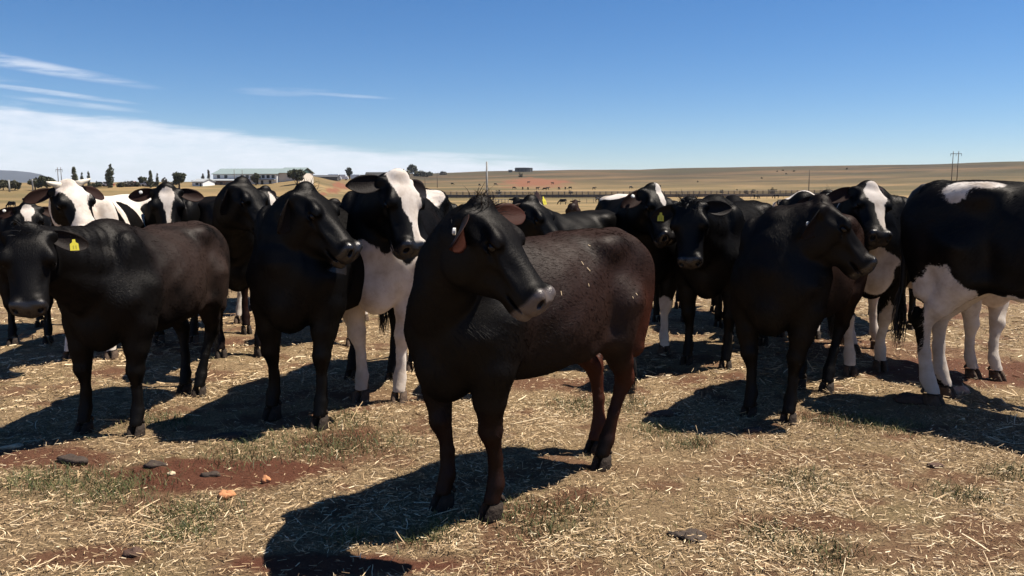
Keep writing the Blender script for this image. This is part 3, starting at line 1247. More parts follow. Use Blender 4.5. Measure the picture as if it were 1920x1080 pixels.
    for y in (-1, 1):
        F.ell((0.160, y * 0.102, 0.040), (0.054, 0.032, 0.030), 0.03, H)          # brow
        F.ell((0.12, y * 0.074, -0.130), (0.090, 0.040, 0.100), 0.025, H)         # cheek
        F.ell((0.182, y * 0.119, 0.031), (0.034, 0.015, 0.010), 0.012, H)         # upper lid
        F.ell((0.190, y * 0.117, -0.011), (0.030, 0.013, 0.008), 0.012, H)        # lower lid
        F.ell((0.27, y * 0.080, -0.035), (0.09, 0.017, 0.015), 0.03, H, rot=('Y', 16))   # facial crest
        F.ell((0.015, y * 0.092, 0.005), (0.042, 0.042, 0.045), 0.03, H)          # ear root
        F.ell((0.448, y * 0.050, -0.022), (0.042, 0.036, 0.038), 0.02, H)        # nostril wing
        F.ell((0.36, y * 0.045, -0.075), (0.09, 0.042, 0.05), 0.04, H)            # upper lip
    F.ell((-0.005, 0, 0.058), (0.050, 0.060, 0.045), 0.04, H)                        # poll
    F.ell((0.458, 0, -0.058), (0.044, 0.076, 0.050), 0.025, H)                     # muzzle pad
    F.ell((0.416, 0, -0.134), (0.064, 0.054, 0.030), 0.03, H)                     # chin
    for y in (-1, 1):
        F.ell((0.186, y * 0.130, 0.010), (0.028, 0.022, 0.015), 0.007, H, 's')   # eye socket
        F.ell((0.300, y * 0.104, -0.085), (0.070, 0.020, 0.034), 0.04, H, 's')    # hollow of the cheek
        F.ell((0.482, y * 0.056, -0.028), (0.036, 0.014, 0.020), 0.006, H, 's', rot=('Z', y * 34))  # nostril
        F.ell((0.430, y * 0.080, -0.106), (0.075, 0.036, 0.0065), 0.010, H, 's', rot=('Y', 10))     # mouth
        F.ell((0.09, y * 0.140, 0.035), (0.06, 0.03, 0.028), 0.04, H, 's')        # temple
        F.ell((0.232, y * 0.108, -0.028), (0.045, 0.012, 0.010), 0.02, H, 's', rot=('Y', 25))       # crease below the eye
    F.ell((0.510, 0, -0.046), (0.02, 0.007, 0.036), 0.012, H, 's')

    lo_b, hi_b = F.bounds()
    lo_b[2] = 0.055
    lo_b -= 0.06
    hi_b += 0.06
    lo_b[2] = 0.062
    Fb = F.evaluate(lo_b, hi_b, res)
    V, Q = surface_nets(Fb, lo_b, res)
    hc = H.out((0.21, 0, -0.05))
    rad = 0.38 * hs
    cen = V[Q].mean(1)
    Q = Q[np.linalg.norm(cen - hc, axis=1) > rad - 0.010]
    V = relax(V, Q, 2, 0.45)
    V, Q = compact(V, Q)
    lo_h = hc - rad - 0.03
    hi_h = hc + rad + 0.03
    lo_h[2] = max(lo_h[2], 0.062)
    Fh = F.evaluate(lo_h, hi_h, hres)
    Vh, Qh = surface_nets(Fh, lo_h, hres)
    if len(Qh):
        cen = Vh[Qh].mean(1)
        Qh = Qh[np.linalg.norm(cen - hc, axis=1) < rad + 0.012]
        Vh = relax(Vh, Qh, 2, 0.45)
        Vh, Qh = compact(Vh, Qh)
        Q = np.vstack([Q, Qh + len(V)])
        V = np.vstack([V, Vh])
    PH = H.inn(V)
    # skin folds on the neck and slight unevenness of the hide
    nrm = 0.0016 * np.sin(V[:, 0] * 31 + 3 * np.sin(V[:, 2] * 13)) + 0.0012 * np.sin(V[:, 2] * 47 + V[:, 0] * 21)
    rib = sstep((0.22 - np.abs(V[:, 0] + 0.04)) / 0.10) * sstep((V[:, 2] - 0.72) / 0.12) * sstep((1.16 - V[:, 2]) / 0.1)
    nrm = nrm + 0.0010 * rib * np.sin((V[:, 0] - 0.25 * V[:, 2]) * 2 * math.pi / 0.075)
    far_from_head = np.clip(np.linalg.norm(V - hc, axis=1) / 0.4 - 0.8, 0, 1)
    V = V + np.stack([nrm * 0.3, nrm * np.sign(V[:, 1]), nrm * 0.4], 1) * far_from_head[:, None]
    # loose skin: shallow folds across neck, shoulder and flank fold, pushed along the surface normal
    fn = np.cross(V[Q[:, 2]] - V[Q[:, 0]], V[Q[:, 3]] - V[Q[:, 1]])
    vn = np.zeros_like(V)
    for c_ in range(4):
        for ax in range(3):
            vn[:, ax] += np.bincount(Q[:, c_], fn[:, ax], len(V))
    vn /= np.linalg.norm(vn, axis=1)[:, None] + 1e-9
    nd_ = (up[-1] - up[0]) / np.linalg.norm(up[-1] - up[0])
    neck = sstep((V[:, 0] - 0.36) / 0.16) * far_from_head * sstep((V[:, 2] - 0.66) / 0.2)
    warp = np.sin(V[:, 2] * 11 + V[:, 1] * 7) + 0.7 * np.sin(V[:, 0] * 17 + V[:, 2] * 5 + 1)
    patch = sstep((np.sin(V[:, 0] * 9 + 2 * np.sin(V[:, 2] * 6 + V[:, 1] * 5)) + 0.5 * np.sin(V[:, 1] * 14 + V[:, 2] * 9)) * 0.5 + 0.5)
    fold = np.sin((V @ nd_) * 2 * math.pi / 0.062 + 1.3 * warp) + 0.5 * np.sin((V @ nd_) * 2 * math.pi / 0.031 + 2 * warp)
    V = V + vn * (0.0032 * neck * patch * fold)[:, None]
    inhead = (np.abs(PH[:, 1]) < 0.13) & (PH[:, 0] > -0.06) & (PH[:, 0] < 0.54) & (PH[:, 2] > -0.21) & (PH[:, 2] < 0.12)
    skin = np.where(inhead, sstep((PH[:, 0] - 0.432 + 0.3 * np.maximum(-PH[:, 2] - 0.06, 0)) / 0.022), 0)
    items = list(coat)
    white = mask_value(V, H, items, base) if (items or base > 0) else np.full(len(V), -0.06)
    hl = V[:, 2]
    ru_ = rust * (sstep((-0.45 - V[:, 0]) / 0.25) * sstep((1.12 - hl) / 0.35) + 0.22 * sstep((0.62 - hl) / 0.3) * (V[:, 0] > 0))
    dr = np.clip(dirt * sstep((0.65 - hl) / 0.4), 0, 1)
    nost = np.minimum(np.linalg.norm((PH - (0.486, 0.056, -0.026)) / (1.4, 1, 1), axis=1), np.linalg.norm((PH - (0.486, -0.056, -0.026)) / (1.4, 1, 1), axis=1))
    pale = paleskin * (0.25 + 0.75 * sstep((nost - 0.018) / 0.008))
    A = {'white': white, 'skin': skin, 'rust': np.clip(ru_, 0, 1), 'paleskin': pale, 'dirt': dr,
         'warm': sstep((0.46 - V[:, 0] + 0.35 * (V[:, 2] - 1.0) + 0.10 * np.sin(V[:, 2] * 8 + V[:, 0] * 5)) / 0.75) * sstep((V[:, 2] - 0.40) / 0.5)}  # brown fades out forwards: shade on neck and chest put into the coat
    body = link_mesh('body', V, Q, M[mat], root, True, A)
    if fur:
        nrmv = np.empty(len(V) * 3, np.float32)
        body.data.vertices.foreach_get('normal', nrmv)
        nrmv = nrmv.reshape(-1, 3)
        qa = V[Q]
        area = np.linalg.norm(np.cross(qa[:, 2] - qa[:, 0], qa[:, 3] - qa[:, 1]), axis=1)
        fi = rng.choice(len(Q), fur, p=area / area.sum())
        w4 = rng.dirichlet((1, 1, 1, 1), fur)
        P = (qa[fi] * w4[:, :, None]).sum(1)
        Nn = (nrmv[Q[fi]] * w4[:, :, None]).sum(1)
        Nn /= np.linalg.norm(Nn, axis=1)[:, None] + 1e-9
        ph = H.inn(P)
        hd = (np.linalg.norm(P - hc, axis=1) < 0.34 * hs) & (ph[:, 0] > -0.02)
        flow = np.where(hd[:, None], H.M[:, 0][None] + 0.0 * P, np.array([-0.75, 0.0, -0.65])[None])
        flow = flow + rng.normal(0, 0.10, (fur, 3)) + 0.25 * np.stack([np.sin(P[:, 2] * 9 + P[:, 0] * 5), np.sin(P[:, 0] * 11), np.sin(P[:, 0] * 8 + 1)], 1)
        flow -= Nn * (flow * Nn).sum(1)[:, None]
        flow /= np.linalg.norm(flow, axis=1)[:, None] + 1e-9
        sk = skin[Q[fi, 0]]
        keep = (sk < 0.2) & (P[:, 2] > 0.30)
        P, Nn, flow, hd, fi = P[keep], Nn[keep], flow[keep], hd[keep], fi[keep]
        n = len(P)
        ln = np.where(hd, rng.uniform(0.006, 0.013, n), rng.uniform(0.016, 0.032, n))
        wd = rng.uniform(0.0005, 0.0010, n)
        sdv = np.cross(flow, Nn)
        tip = P + flow * ln[:, None] + Nn * (ln * rng.uniform(-0.02, 0.05, n))[:, None]
        mid = P + flow * (ln * 0.5)[:, None] + Nn * (ln * rng.uniform(0.02, 0.06, n))[:, None]
        FV = np.stack([P - sdv * wd[:, None], P + sdv * wd[:, None], mid + sdv * (wd * 0.8)[:, None], tip], 1).reshape(-1, 3)
        link_mesh('coat_hair', FV, np.arange(n * 4).reshape(-1, 4), M[mat], root, False, {k_: np.repeat(v_[Q[fi, 0]], 4) for k_, v_ in A.items()})['kind'] = 'stuff'
    for x, y, nm in foot_xy:
        hoof(root, x - 0.010, y, rng.normal(0, 0.10) + (0.08 if y > 0 else -0.08), hooves)
    # eyes
    for y in (-1, 1):
        mb = MB()
        n, m2 = 10, 7
        for i in range(m2 + 1):
            for j in range(n):
                a, b = math.pi * i / m2, 2 * math.pi * j / n
                mb.v.append(tuple(H.out((0.184 + 0.0235 * math.sin(a) * math.cos(b), y * 0.1085 + 0.0175 * math.cos(a) * 1.0, 0.011 + 0.0185 * math.sin(a) * math.sin(b)))))
        for i in range(m2):
            for j in range(n):
                mb.f.append((i * n + j, i * n + (j + 1) % n, (i + 1) * n + (j + 1) % n, (i + 1) * n + j))
        mb.build('eye', M['eye'], root, True)
    # ears
    for k, y in enumerate((1, -1)):
        back, upa = R(ear_back[k]), R(ear_up[k])
        d = np.array([-math.sin(upa), math.cos(upa) * math.cos(back), -math.sin(back) * math.cos(upa)])      # along the ear, left side
        f = np.array([0.30, 0.15, 1.0]) if ear_face[k] is None else np.array(ear_face[k], float)
        f = f - d * (f @ d)
        f /= np.linalg.norm(f)
        u = np.cross(f, d)
        B = np.stack([f, d, u], 1)
        ev = (np.array(EAR[0]) @ B.T) + np.array([0.010, 0.094, 0.008])
        ev[:, 1] *= y
        ev = (ev * H.sc) @ H.M.T + H.o
        fs = EAR[1] if y > 0 else [q[::-1] for q in EAR[1]]
        eo = link_mesh('ear', ev, fs, M[ear], root, True, {'inner': EAR[2]})

        def ear_pt(u_, x_, z_):
            p = B @ np.array([x_, u_ * 0.195, z_]) + np.array([0.010, 0.094, 0.008])
            p[1] *= y
            return H.out(p)
        side = 'L' if y > 0 else 'R'
        if tagged and side in tagged:
            a = ear_pt(0.55, 0.030, -0.012)
            fv = H.M @ (np.array([f[0], f[1] * y, f[2]]))
            dn = np.array([0, 0, -1.0]) - fv * (-fv[2])
            dn /= np.linalg.norm(dn)
            sdv = np.cross(dn, fv)
            o_ = a + fv * 0.012
            prof = [(p_ * 0.70, q_ * 0.70) for p_, q_ in ((-0.010, 0.0), (0.010, 0.0), (0.012, 0.022), (0.029, 0.034), (0.031, 0.086), (-0.031, 0.086), (-0.029, 0.034), (-0.012, 0.022))]
            pts = [o_ + sdv * p + dn * q for p, q in prof] + [o_ + sdv * p + dn * q - fv * 0.003 for p, q in prof]
            n = len(prof)
            fc = [tuple(range(n)), tuple(range(n, 2 * n))[::-1]] + [(i, i + n, (i + 1) % n + n, (i + 1) % n) for i in range(n)]
            tg = link_mesh('ear_tag', pts, fc, M['tag_yellow'], eo)
            mb = MB()
            for cx, z0_, z1_, w_ in ((-0.008, 0.033, 0.052, 0.0035), (0.005, 0.033, 0.052, 0.0035)):
                c = [o_ + fv * 0.0012 + sdv * (cx + dx) + dn * zz for dx, zz in ((-w_ / 2, z0_), (w_ / 2, z0_), (w_ / 2, z1_), (-w_ / 2, z1_))]
                mb.poly(c, [(0, 1, 2, 3)])
            mb.build('tag_marking', M['tag_ink'], eo)
        if button and side in button:
            for x_ in ((0.022,) if button[side] == 'in' else (-0.030,)):
                a = ear_pt(0.50, x_, 0.0)
                fv = H.M @ (np.array([f[0], f[1] * y, f[2]])) * (1 if x_ > 0 else -1)
                mb = MB()
                mb.tube([a - fv * 0.004, a + fv * 0.006, a + fv * 0.009], [0.014, 0.014, 0.009], 12)
                mb.build('ear_button', M['tag_white'], eo, False)
        if horns:
            mb = MB()
            mb.tube([H.out((0.0, y * p, q)) for p, q in ((0.055, 0.062), (0.09, 0.075), (0.125, 0.088), (0.15, 0.105))], [0.026, 0.022, 0.015, 0.004], 10)
            mb.build('horn', M['horn'], root, True)
    # forelock
    if tuft:
        roots, tips, sag = [], [], []
        for i in range(tuft):
            a = rng.uniform(-1, 1)
            bx = rng.uniform(-0.04, 0.05)
            r0 = np.array([bx, a * 0.05, 0.078 - 0.35 * a * a * 0.05])
            L_ = rng.uniform(0.03, 0.095)
            dirv = np.array([rng.uniform(-1.2, 0.7), a * 0.6 + rng.normal(0, 0.25), rng.uniform(0.15, 0.7)])
            dirv /= np.linalg.norm(dirv)
            roots.append(H.out(r0 - np.array([0, 0, 0.012])))
            tips.append(H.out(r0 + dirv * L_))
            sag.append(H.M @ np.array([rng.normal(0, .008), rng.normal(0, .008), 0.012]))
        ribbons(root, 'forelock', M[hair], roots, tips, sag, 0.0036)
    # tail
    if tail:
        sw = tail_swing
        tp = [(-0.735, 0, 1.225), (-0.80, 0, 1.215), (-0.842, 0, 1.15), (-0.852, sw * 0.2, 1.0), (-0.845, sw * 0.5, 0.82), (-0.84, sw * 0.8, 0.66), (-0.84, sw, 0.52)]
        mb = MB()
        q = bez(*[np.array(p, float) for p in (tp[0], (-0.86, 0, 1.24), (-0.88, sw * 0.2, 1.0), tp[4])], 9)
        pts = list(q) + [np.array(tp[5]), np.array(tp[6])]
        mb.tube(pts, list(np.linspace(0.038, 0.016, len(pts))), 10)
        to = mb.build('tail', M['hair_brown'] if rust > 0.3 else M['hair_dark'], root, True)
        e = np.array(tp[6])
        roots, tips, sag = [], [], []
        for i in range(150):
            a = rng.uniform(0, 6.28)
            r0 = e + (0.012 * math.cos(a), 0.012 * math.sin(a), rng.uniform(-0.02, 0.14))
            t1 = e + (rng.normal(0, 0.017), rng.normal(sw * 0.15, 0.017), rng.uniform(-0.26, -0.06))
            roots.append(r0)
            tips.append(t1)
            sag.append((0.018 * math.cos(a), 0.018 * math.sin(a), 0.0))
        ribbons(to, 'tail_switch', M[switch], roots, tips, sag, 0.007)
    return root
# ------------------------------------------------------------------ the herd
WL = lambda sgn=1: [('B', sgn, (0.44, 0.16, 0.15), (0.16, 0.12, 0.36)), ('B', sgn, (0.44, -0.16, 0.15), (0.16, 0.12, 0.36)), ('B', sgn, (-0.64, 0.16, 0.15), (0.2, 0.14, 0.38)), ('B', sgn, (-0.64, -0.16, 0.15), (0.2, 0.14, 0.38))]

# dark brown heifer in front, head turned over its left shoulder
MAIN = cow('dark brown heifer standing foremost, head turned sideways, red ears and grey muzzle', fore=(843, 966), hind=(1088, 874), s=0.97, poll=(910, 380, 3.08), az=-25, pitch=42,
    feet={'FL': (917, 970), 'FR': (826, 952), 'HL': (1125, 878), 'HR': (1112, 846)}, mat='coat_brown', res=0.0125, hres=0.0052, ear='ear_red', ear_up=(-16, -36), ear_back=(-32, 10), ear_face=(None, (0.85, -0.15, 0.50)), hs=1.0, lx=0.93, fur=32000,
    button={'R': 'out'}, tuft=75, hair='hair_brown', rust=1.0, paleskin=0.55, fat=1.04, tail_swing=0.02)
cow('black heifer at the edge facing out, head lowered, yellow tag in its ear', fore=(203, 818), hind=(357, 741), s=0.95, poll=(50, 428, 3.95), fur=28000, az=-68, pitch=58,
    feet={'FL': (253, 818), 'FR': (155, 812), 'HL': (372, 743), 'HR': (344, 738)}, mat='coat_dusk', res=0.0145, hres=0.006, ear_up=(-2, -2), ear_back=(18, 18), tagged='L', tuft=40, fat=1.08, tail_swing=0.03)
cow('tall black cow in profile with shiny nose, beside the white-faced cow', fore=(552, 795), yaw=-104, s=1.06, poll=(578, 350, 4.72), fur=24000, az=-16, pitch=38, hs=1.04,
    feet={'FL': (597, 803), 'FR': (508, 783)}, mat='coat_black', res=0.0155, hres=0.006, ear_up=(-20, -25), ear_back=(55, 60), button={'R': 'out'}, tuft=20, hump=0.0)
cow('black cow with raised peaked head, second in profile behind the tall one', fore=(452, 668), yaw=-66, s=1.05, poll=(458, 338, 6.1), fur=22000, az=-20, pitch=42,
    mat='coat_black', res=0.02, hres=0.009, ear_up=(-25, -30), ear_back=(60, 65), button={'R': 'out'}, hump=0.0, rust=0.3)
cow('black and white cow with broad white blaze, white chest and white forelegs', fore=(711, 755), yaw=-97, s=1.13, poll=(752, 328, 5.05), fur=24000, az=-50, pitch=56, roll=-8,
    feet={'FL': (747, 756), 'FR': (676, 752), 'HL': (757, 700)}, mat='coat_pied', res=0.0155, hres=0.006, ear_up=(2, 2), ear_back=(8, 8), hooves='hoof_pale', dirt=0.5,
    coat=[('H', 1, (0.02, 0.012, 0.08), (0.17, 0.105, 0.10)), ('H', 1, (0.20, 0.02, 0.07), (0.17, 0.068, 0.08)), ('H', 1, (0.38, 0.032, 0.03), (0.13, 0.042, 0.07)), ('H', 1, (0.46, 0, -0.10), (0.06, 0.06, 0.05)),
          ('B', 1, (0.62, 0.05, 0.56), (0.42, 0.42, 0.38)), ('B', 1, (0.62, 0.20, 0.88), (0.15, 0.10, 0.2)), ('B', -1, (0.60, 0.10, 0.96), (0.10, 0.045, 0.06)), ('B', -1, (0.55, 0.21, 0.93), (0.06, 0.06, 0.09)), ('B', -1, (0.58, -0.19, 0.86), (0.06, 0.05, 0.05)),
          ('B', -1, (0.60, -0.11, 0.73), (0.05, 0.026, 0.032)), ('B', 1, (0.30, -0.15, 1.30), (0.05, 0.12, 0.25)), ('B', 1, (-0.3, 0.1, 1.3), (0.12, 0.2, 0.2))] + WL())
cow('white-headed cow with small horns and black eye patches behind the edge heifer', loc=(-3.62, 7.15), yaw=-84, s=1.08, poll=(128, 343, 6.25), az=-36, pitch=40, roll=6,
    mat='coat_pied', res=0.02, hres=0.0085, ear_up=(0, 10), ear_back=(14, 14), horns=True, base=1, hooves='hoof_pale', paleskin=0.6, ear='ear_brown',
    coat=[('H', -1, (0.19, 0.12, -0.05), (0.17, 0.085, 0.13)), ('H', -1, (0.20, -0.11, -0.03), (0.16, 0.092, 0.13)), ('H', -1, (0.02, 0.12, 0.0), (0.06, 0.06, 0.06)), ('H', -1, (0.02, -0.12, 0.0), (0.06, 0.06, 0.06)),
          ('B', -1, (0.30, 0.2, 1.02), (0.10, 0.16, 0.26)), ('B', -1, (0.02, 0.2, 1.02), (0.14, 0.2, 0.24)), ('B', -1, (0.62, -0.12, 0.95), (0.2, 0.14, 0.3)), ('B', -1, (-0.38, 0.2, 1.1), (0.17, 0.2, 0.1)), ('B', -1, (0.62, 0.14, 1.0), (0.07, 0.1, 0.12))])
cow('dark heifer with white star peeping from behind the edge heifer', loc=(-4.62, 7.75), yaw=-72, s=0.95, poll=(52, 383, 7.15), az=-62, pitch=48,
    mat='coat_pied', res=0.022, hres=0.010, ear_up=(-4, -4), ear_back=(10, 10), coat=STAR, button={'R': 'in'}, ear='ear_brown', tail=False)
cow('black cow with narrow white blaze and wide ears behind a heifer back', loc=(-3.12, 7.85), yaw=-92, s=1.06, poll=(312, 350, 6.95), az=-66, pitch=56,
    mat='coat_pied', res=0.02, hres=0.0085, ear_up=(-4, -2), ear_back=(4, 4), button={'R': 'in'}, ear='ear_brown', hooves='hoof_pale', coat=STAR + [('H', 1, (0.28, 0, 0.05), (0.12, 0.018, 0.06))] + WL()[2:])
cow('black cow with white shoulder mark half hidden between two raised heads', loc=(-3.0, 9.9), yaw=-80, s=1.05, poll=(500, 353, 9.2), az=-30, pitch=50,
    mat='coat_pied', res=0.024, hres=0.012, coat=[('H', 1, (0.2, 0, 0.03), (0.16, 0.05, 0.09)), ('B', 1, (0.4, 0, 1.25), (0.2, 0.3, 0.16))] + WL(), tail=False)
cow('brown-black cow with small head and white socks far between two cows', loc=(-1.72, 8.0), yaw=-86, s=0.98, poll=(628, 378, 7.5), az=-50, pitch=50,
    feet={'FL': (657, 655)}, mat='coat_brown', res=0.022, hres=0.010, ear='ear_brown', hooves='hoof_pale', coat=WL(), tail=False)
cow('pied cow seen as a sliver past the white-faced cow ear', loc=(-0.95, 10.4), yaw=-80, s=1.0, poll=(822, 378, 9.6), az=-60, pitch=50,
    mat='coat_pied', res=0.024, hres=0.012, coat=BLAZE + [('B', 1, (0.5, 0, 0.9), (0.2, 0.4, 0.3))] + WL(), tail=False)
cow('black cow with yellow tag and bowed head just behind the foremost heifer', loc=(0.40, 6.55), yaw=-128, s=0.98, poll=(1000, 372, 5.6), az=-26, pitch=40,
    mat='coat_black', res=0.02, hres=0.0085, ear='ear_brown', ear_up=(28, 5), ear_back=(-30, 25), tagged='L', tuft=14, coat=[('H', 1, (0.05, 0.05, 0.09), (0.035, 0.02, 0.04))])
cow('black cow with short white forehead stripe and white hip patch', loc=(1.13, 7.35), yaw=-86, s=1.08, poll=(1228, 350, 6.5), az=-62, pitch=46, roll=-8,
    mat='coat_pied', res=0.02, hres=0.0085, ear='ear_brown', ear_up=(20, -20), ear_back=(25, 20), button={'R': 'in'}, hooves='hoof_pale',
    coat=[('H', 1, (0.09, 0.012, 0.09), (0.13, 0.038, 0.08)), ('B', 1, (-0.45, -0.02, 1.28), (0.25, 0.25, 0.10))] + WL())
cow('curly-headed black cow facing out with yellow tag, beside the right-facing cow', fore=(1322, 688), yaw=-122, s=1.04, poll=(1292, 378, 5.75), fur=30000, az=-100, pitch=62, roll=7,
    mat='coat_black', res=0.0175, hres=0.006, ear_up=(4, -14), ear_back=(10, 6), tagged='R', tuft=150, fat=1.1, hump=0.3)
cow('black cow in profile looking away, round button tag, brown flank', fore=(1438, 788), hind=(1524, 732), s=1.0, poll=(1548, 374, 4.80), fur=24000, az=-12, pitch=41, hs=1.04, lx=0.93,
    feet={'FL': (1476, 795), 'FR': (1402, 783), 'HL': (1548, 735), 'HR': (1496, 727)}, mat='coat_brown', res=0.0145, hres=0.006, ear_up=(-5, -10), ear_back=(40, 62), button={'R': 'out'}, tuft=10, fat=1.08)
cow('pied cow with white face and pricked ear, white forelegs, behind the profile cow', fore=(1623, 700), yaw=-98, s=1.10, poll=(1632, 346, 5.85), fur=24000, az=-90, pitch=42, roll=-10, hs=0.95,
    feet={'FL': (1651, 694), 'FR': (1594, 704)}, mat='coat_pied', res=0.0185, hres=0.008, ear='ear_brown', ear_up=(38, -6), ear_back=(20, 20), hooves='hoof_pale', dirt=0.4,
    coat=[('H', 1, (0.10, 0.015, 0.09), (0.12, 0.088, 0.07)), ('H', 1, (0.25, 0.025, 0.05), (0.20, 0.040, 0.07)), ('B', 1, (0.34, -0.16, 1.28), (0.10, 0.22, 0.12)), ('B', 1, (0.72, -0.02, 0.70), (0.2, 0.22, 0.2))] + WL())
cow('brownish pied cow almost hidden behind the right-facing cow', loc=(2.95, 8.1), yaw=-112, s=1.06, poll=(1552, 362, 7.35), az=-110, pitch=45,
    mat='coat_pied', res=0.022, hres=0.010, rust=0.3, ear='ear_brown', tuft=30, hair='hair_brown', coat=[('B', 1, (0.2, 0, 1.3), (0.25, 0.3, 0.1)), ('B', 1, (-0.4, 0, 1.3), (0.2, 0.3, 0.1))] + WL(), tail=False)
cow('big black and white cow with white hind legs walking out of view', hind=(1766, 752), yaw=-47, s=1.17, feet={'HR': (1754, 760), 'HL': (1777, 745)}, az=-45, pitch=40, poll=(2330, 350, 4.3), fur=30000,
    mat='coat_pied', res=0.0155, hres=0.014, hooves='hoof_pale', dirt=0.35, tail_swing=-0.06,
    coat=[('B', 1, (-0.52, -0.17, 1.215), (0.09, 0.10, 0.075)), ('B', 1, (-0.43, -0.16, 1.255), (0.13, 0.07, 0.040)), ('B', 1, (-0.58, -0.2, 0.42), (0.24, 0.3, 0.42)), ('B', 1, (-0.2, -0.1, 0.48), (0.55, 0.3, 0.20)), ('B', 1, (-0.6, 0.2, 0.4), (0.26, 0.2, 0.4)),
          ('B', -1, (-0.70, -0.2, 0.45), (0.045, 0.12, 0.16)), ('B', 1, (0.44, 0.16, 0.15), (0.16, 0.12, 0.4)), ('B', 1, (0.44, -0.16, 0.15), (0.16, 0.12, 0.4))])
cow('white-legged pied cow mostly hidden behind the big walking cow', fore=(1850, 704), yaw=-62, s=1.0, feet={'FL': (1872, 712)}, az=-60, pitch=50, poll=(2050, 380, 5.3),
    mat='coat_pied', res=0.02, hres=0.014, hooves='hoof_pale', dirt=0.3, coat=[('B', 1, (0.44, 0, 0.30), (0.3, 0.5, 0.45)), ('B', 1, (-0.64, 0, 0.3), (0.3, 0.5, 0.4)), ('B', 1, (0.1, 0, 0.6), (0.6, 0.3, 0.16)), ('B', -1, (0.38, -0.2, 0.60), (0.07, 0.1, 0.09))], tail=False)
cow('plain black cow standing behind the gap beside the big cow', loc=(3.95, 8.5), yaw=-95, s=1.02, poll=(1690, 382, 7.7), az=-100, pitch=55, mat='coat_black', res=0.024, hres=0.012, tail=False)
cow('added black cow behind the stripe-faced cow, darkening the gaps below it', loc=(1.78, 9.0), yaw=-98, s=0.98, poll=(1255, 395, 8.3), az=-95, pitch=66, mat='coat_black', res=0.024, hres=0.012, tail=False)  # extra cow put in so its dark body and shadow fill the gaps
cow('black cow whose round rump rises behind the curly-headed cow', loc=(2.42, 8.75), yaw=78, s=1.02, poll=(1372, 385, 9.7), az=70, pitch=50, mat='coat_black', res=0.022, hres=0.014)
# ------------------------------------------------------------------ things on and around the pen floor
def lump(name, label, cat, px, py, rx, ry, rz, mat, seed, group=None, sink=0.3, flat=False):
    g = gnd(px, py)
    r = np.random.default_rng(seed)
    nu, nv = 22, 12
    ph = r.uniform(0, 6.28, 6)
    V = []
    for i in range(nv + 1):
        th = math.pi * i / nv
        for j in range(nu):
            a = 2 * math.pi * j / nu
            p = np.array([math.sin(th) * math.cos(a), math.sin(th) * math.sin(a), math.cos(th)])
            k = 1 + 0.16 * math.sin(2.3 * p[0] * 2 + ph[0] + p[2]) + 0.13 * math.sin(5 * p[1] + ph[1] + 2 * p[0]) + 0.07 * math.sin(9 * p[2] + 8 * p[0] + ph[2]) + 0.05 * math.sin(15 * p[0] + ph[3]) * math.sin(13 * p[1] + ph[4])
            q = p * k
            if flat:
                q[2] = math.copysign(abs(q[2]) ** 0.6, q[2]) * (1 + 0.25 * math.sin(11 * math.hypot(p[0], p[1]) + ph[5]))
            V.append((q[0] * rx, q[1] * ry, q[2] * rz))
    F = []
    for i in range(nv):
        for j in range(nu):
            F.append((i * nu + j, (i + 1) * nu + j, (i + 1) * nu + (j + 1) % nu, i * nu + (j + 1) % nu))
    o = link_mesh(name, V, F, M[mat], None, True)
    o.location = (g[0], g[1], float(ground_z(g[0], g[1])) + rz * (1 - sink) * 0.6)
    o.rotation_euler = (0, 0, r.uniform(-0.4, 0.4))
    tag(o, label, cat, group)


M['stone_orange'] = plain('stone_orange', (0.42, 0.185, 0.085), 0.85, 0.45, 30, 0.25, 0, 0.6)
M['stone_pink'] = plain('stone_pink', (0.42, 0.27, 0.20), 0.85, 0.35, 30, 0.25, 0, 0.6)
M['stone_pale'] = plain('stone_pale', (0.46, 0.36, 0.24), 0.85, 0.3, 30, 0.25, 0, 0.6)
M['dung'] = plain('dung', (0.048, 0.034, 0.026), 0.8, 0.5, 22, 0.25, 0, 0.8)
M['clod'] = plain('clod', (0.085, 0.050, 0.036), 0.9, 0.5, 22, 0.2, 0, 0.8)
SG, DG = 'stones on the pen floor', 'dung pats and clods on the pen floor'
lump('stone', 'largest orange stone lying on the bare red earth', 'stone', 423, 931, .036, .030, .024, 'stone_orange', 1, SG)
lump('stone', 'round pale orange pebble at the edge of the bare red earth', 'stone', 499, 904, .028, .022, .020, 'stone_orange', 2, SG)
lump('stone', 'flat yellowish stone between dark clod and orange stone', 'stone', 322, 888, .024, .018, .010, 'stone_pale', 3, SG)
lump('stone', 'smooth pale stone near the black heifer shadow at the edge', 'stone', 25, 838, .055, .030, .015, 'stone_pale', 4, SG)
lump('stone', 'pinkish angular rock beside the white hind hooves', 'stone', 1800, 738, .062, .045, .030, 'stone_pink', 5, SG)
lump('stone', 'tiny pale pebble beside the dark clod', 'stone', 310, 876, .011, .010, .008, 'stone_pale', 6, SG)
lump('dung_pat', 'dark cracked dung pat on red earth below the edge heifer', 'dung', 137, 868, .085, .040, .020, 'dung', 7, DG, 0.3, True)
lump('dung_pat', 'dark clod of dung next to the yellowish stone', 'dung', 290, 876, .060, .032, .016, 'dung', 8, DG, 0.3, True)
lump('dung_pat', 'small dark clod above the largest orange stone', 'dung', 396, 893, .045, .022, .014, 'dung', 9, DG, 0.3, True)
lump('dung_pat', 'dark purple-brown clod lowest in the picture near bare soil', 'dung', 252, 1043, .038, .028, .018, 'clod', 10, DG, 0.2)
lump('dung_pat', 'flat grey-brown pat alone on open straw', 'dung', 1295, 1007, .080, .055, .008, 'dung', 11, DG, 0.3, True)
lump('dung_pat', 'heap of grey clods beside the white hind hooves', 'dung', 1710, 752, .14, .075, .032, 'clod', 12, DG, 0.3, True)
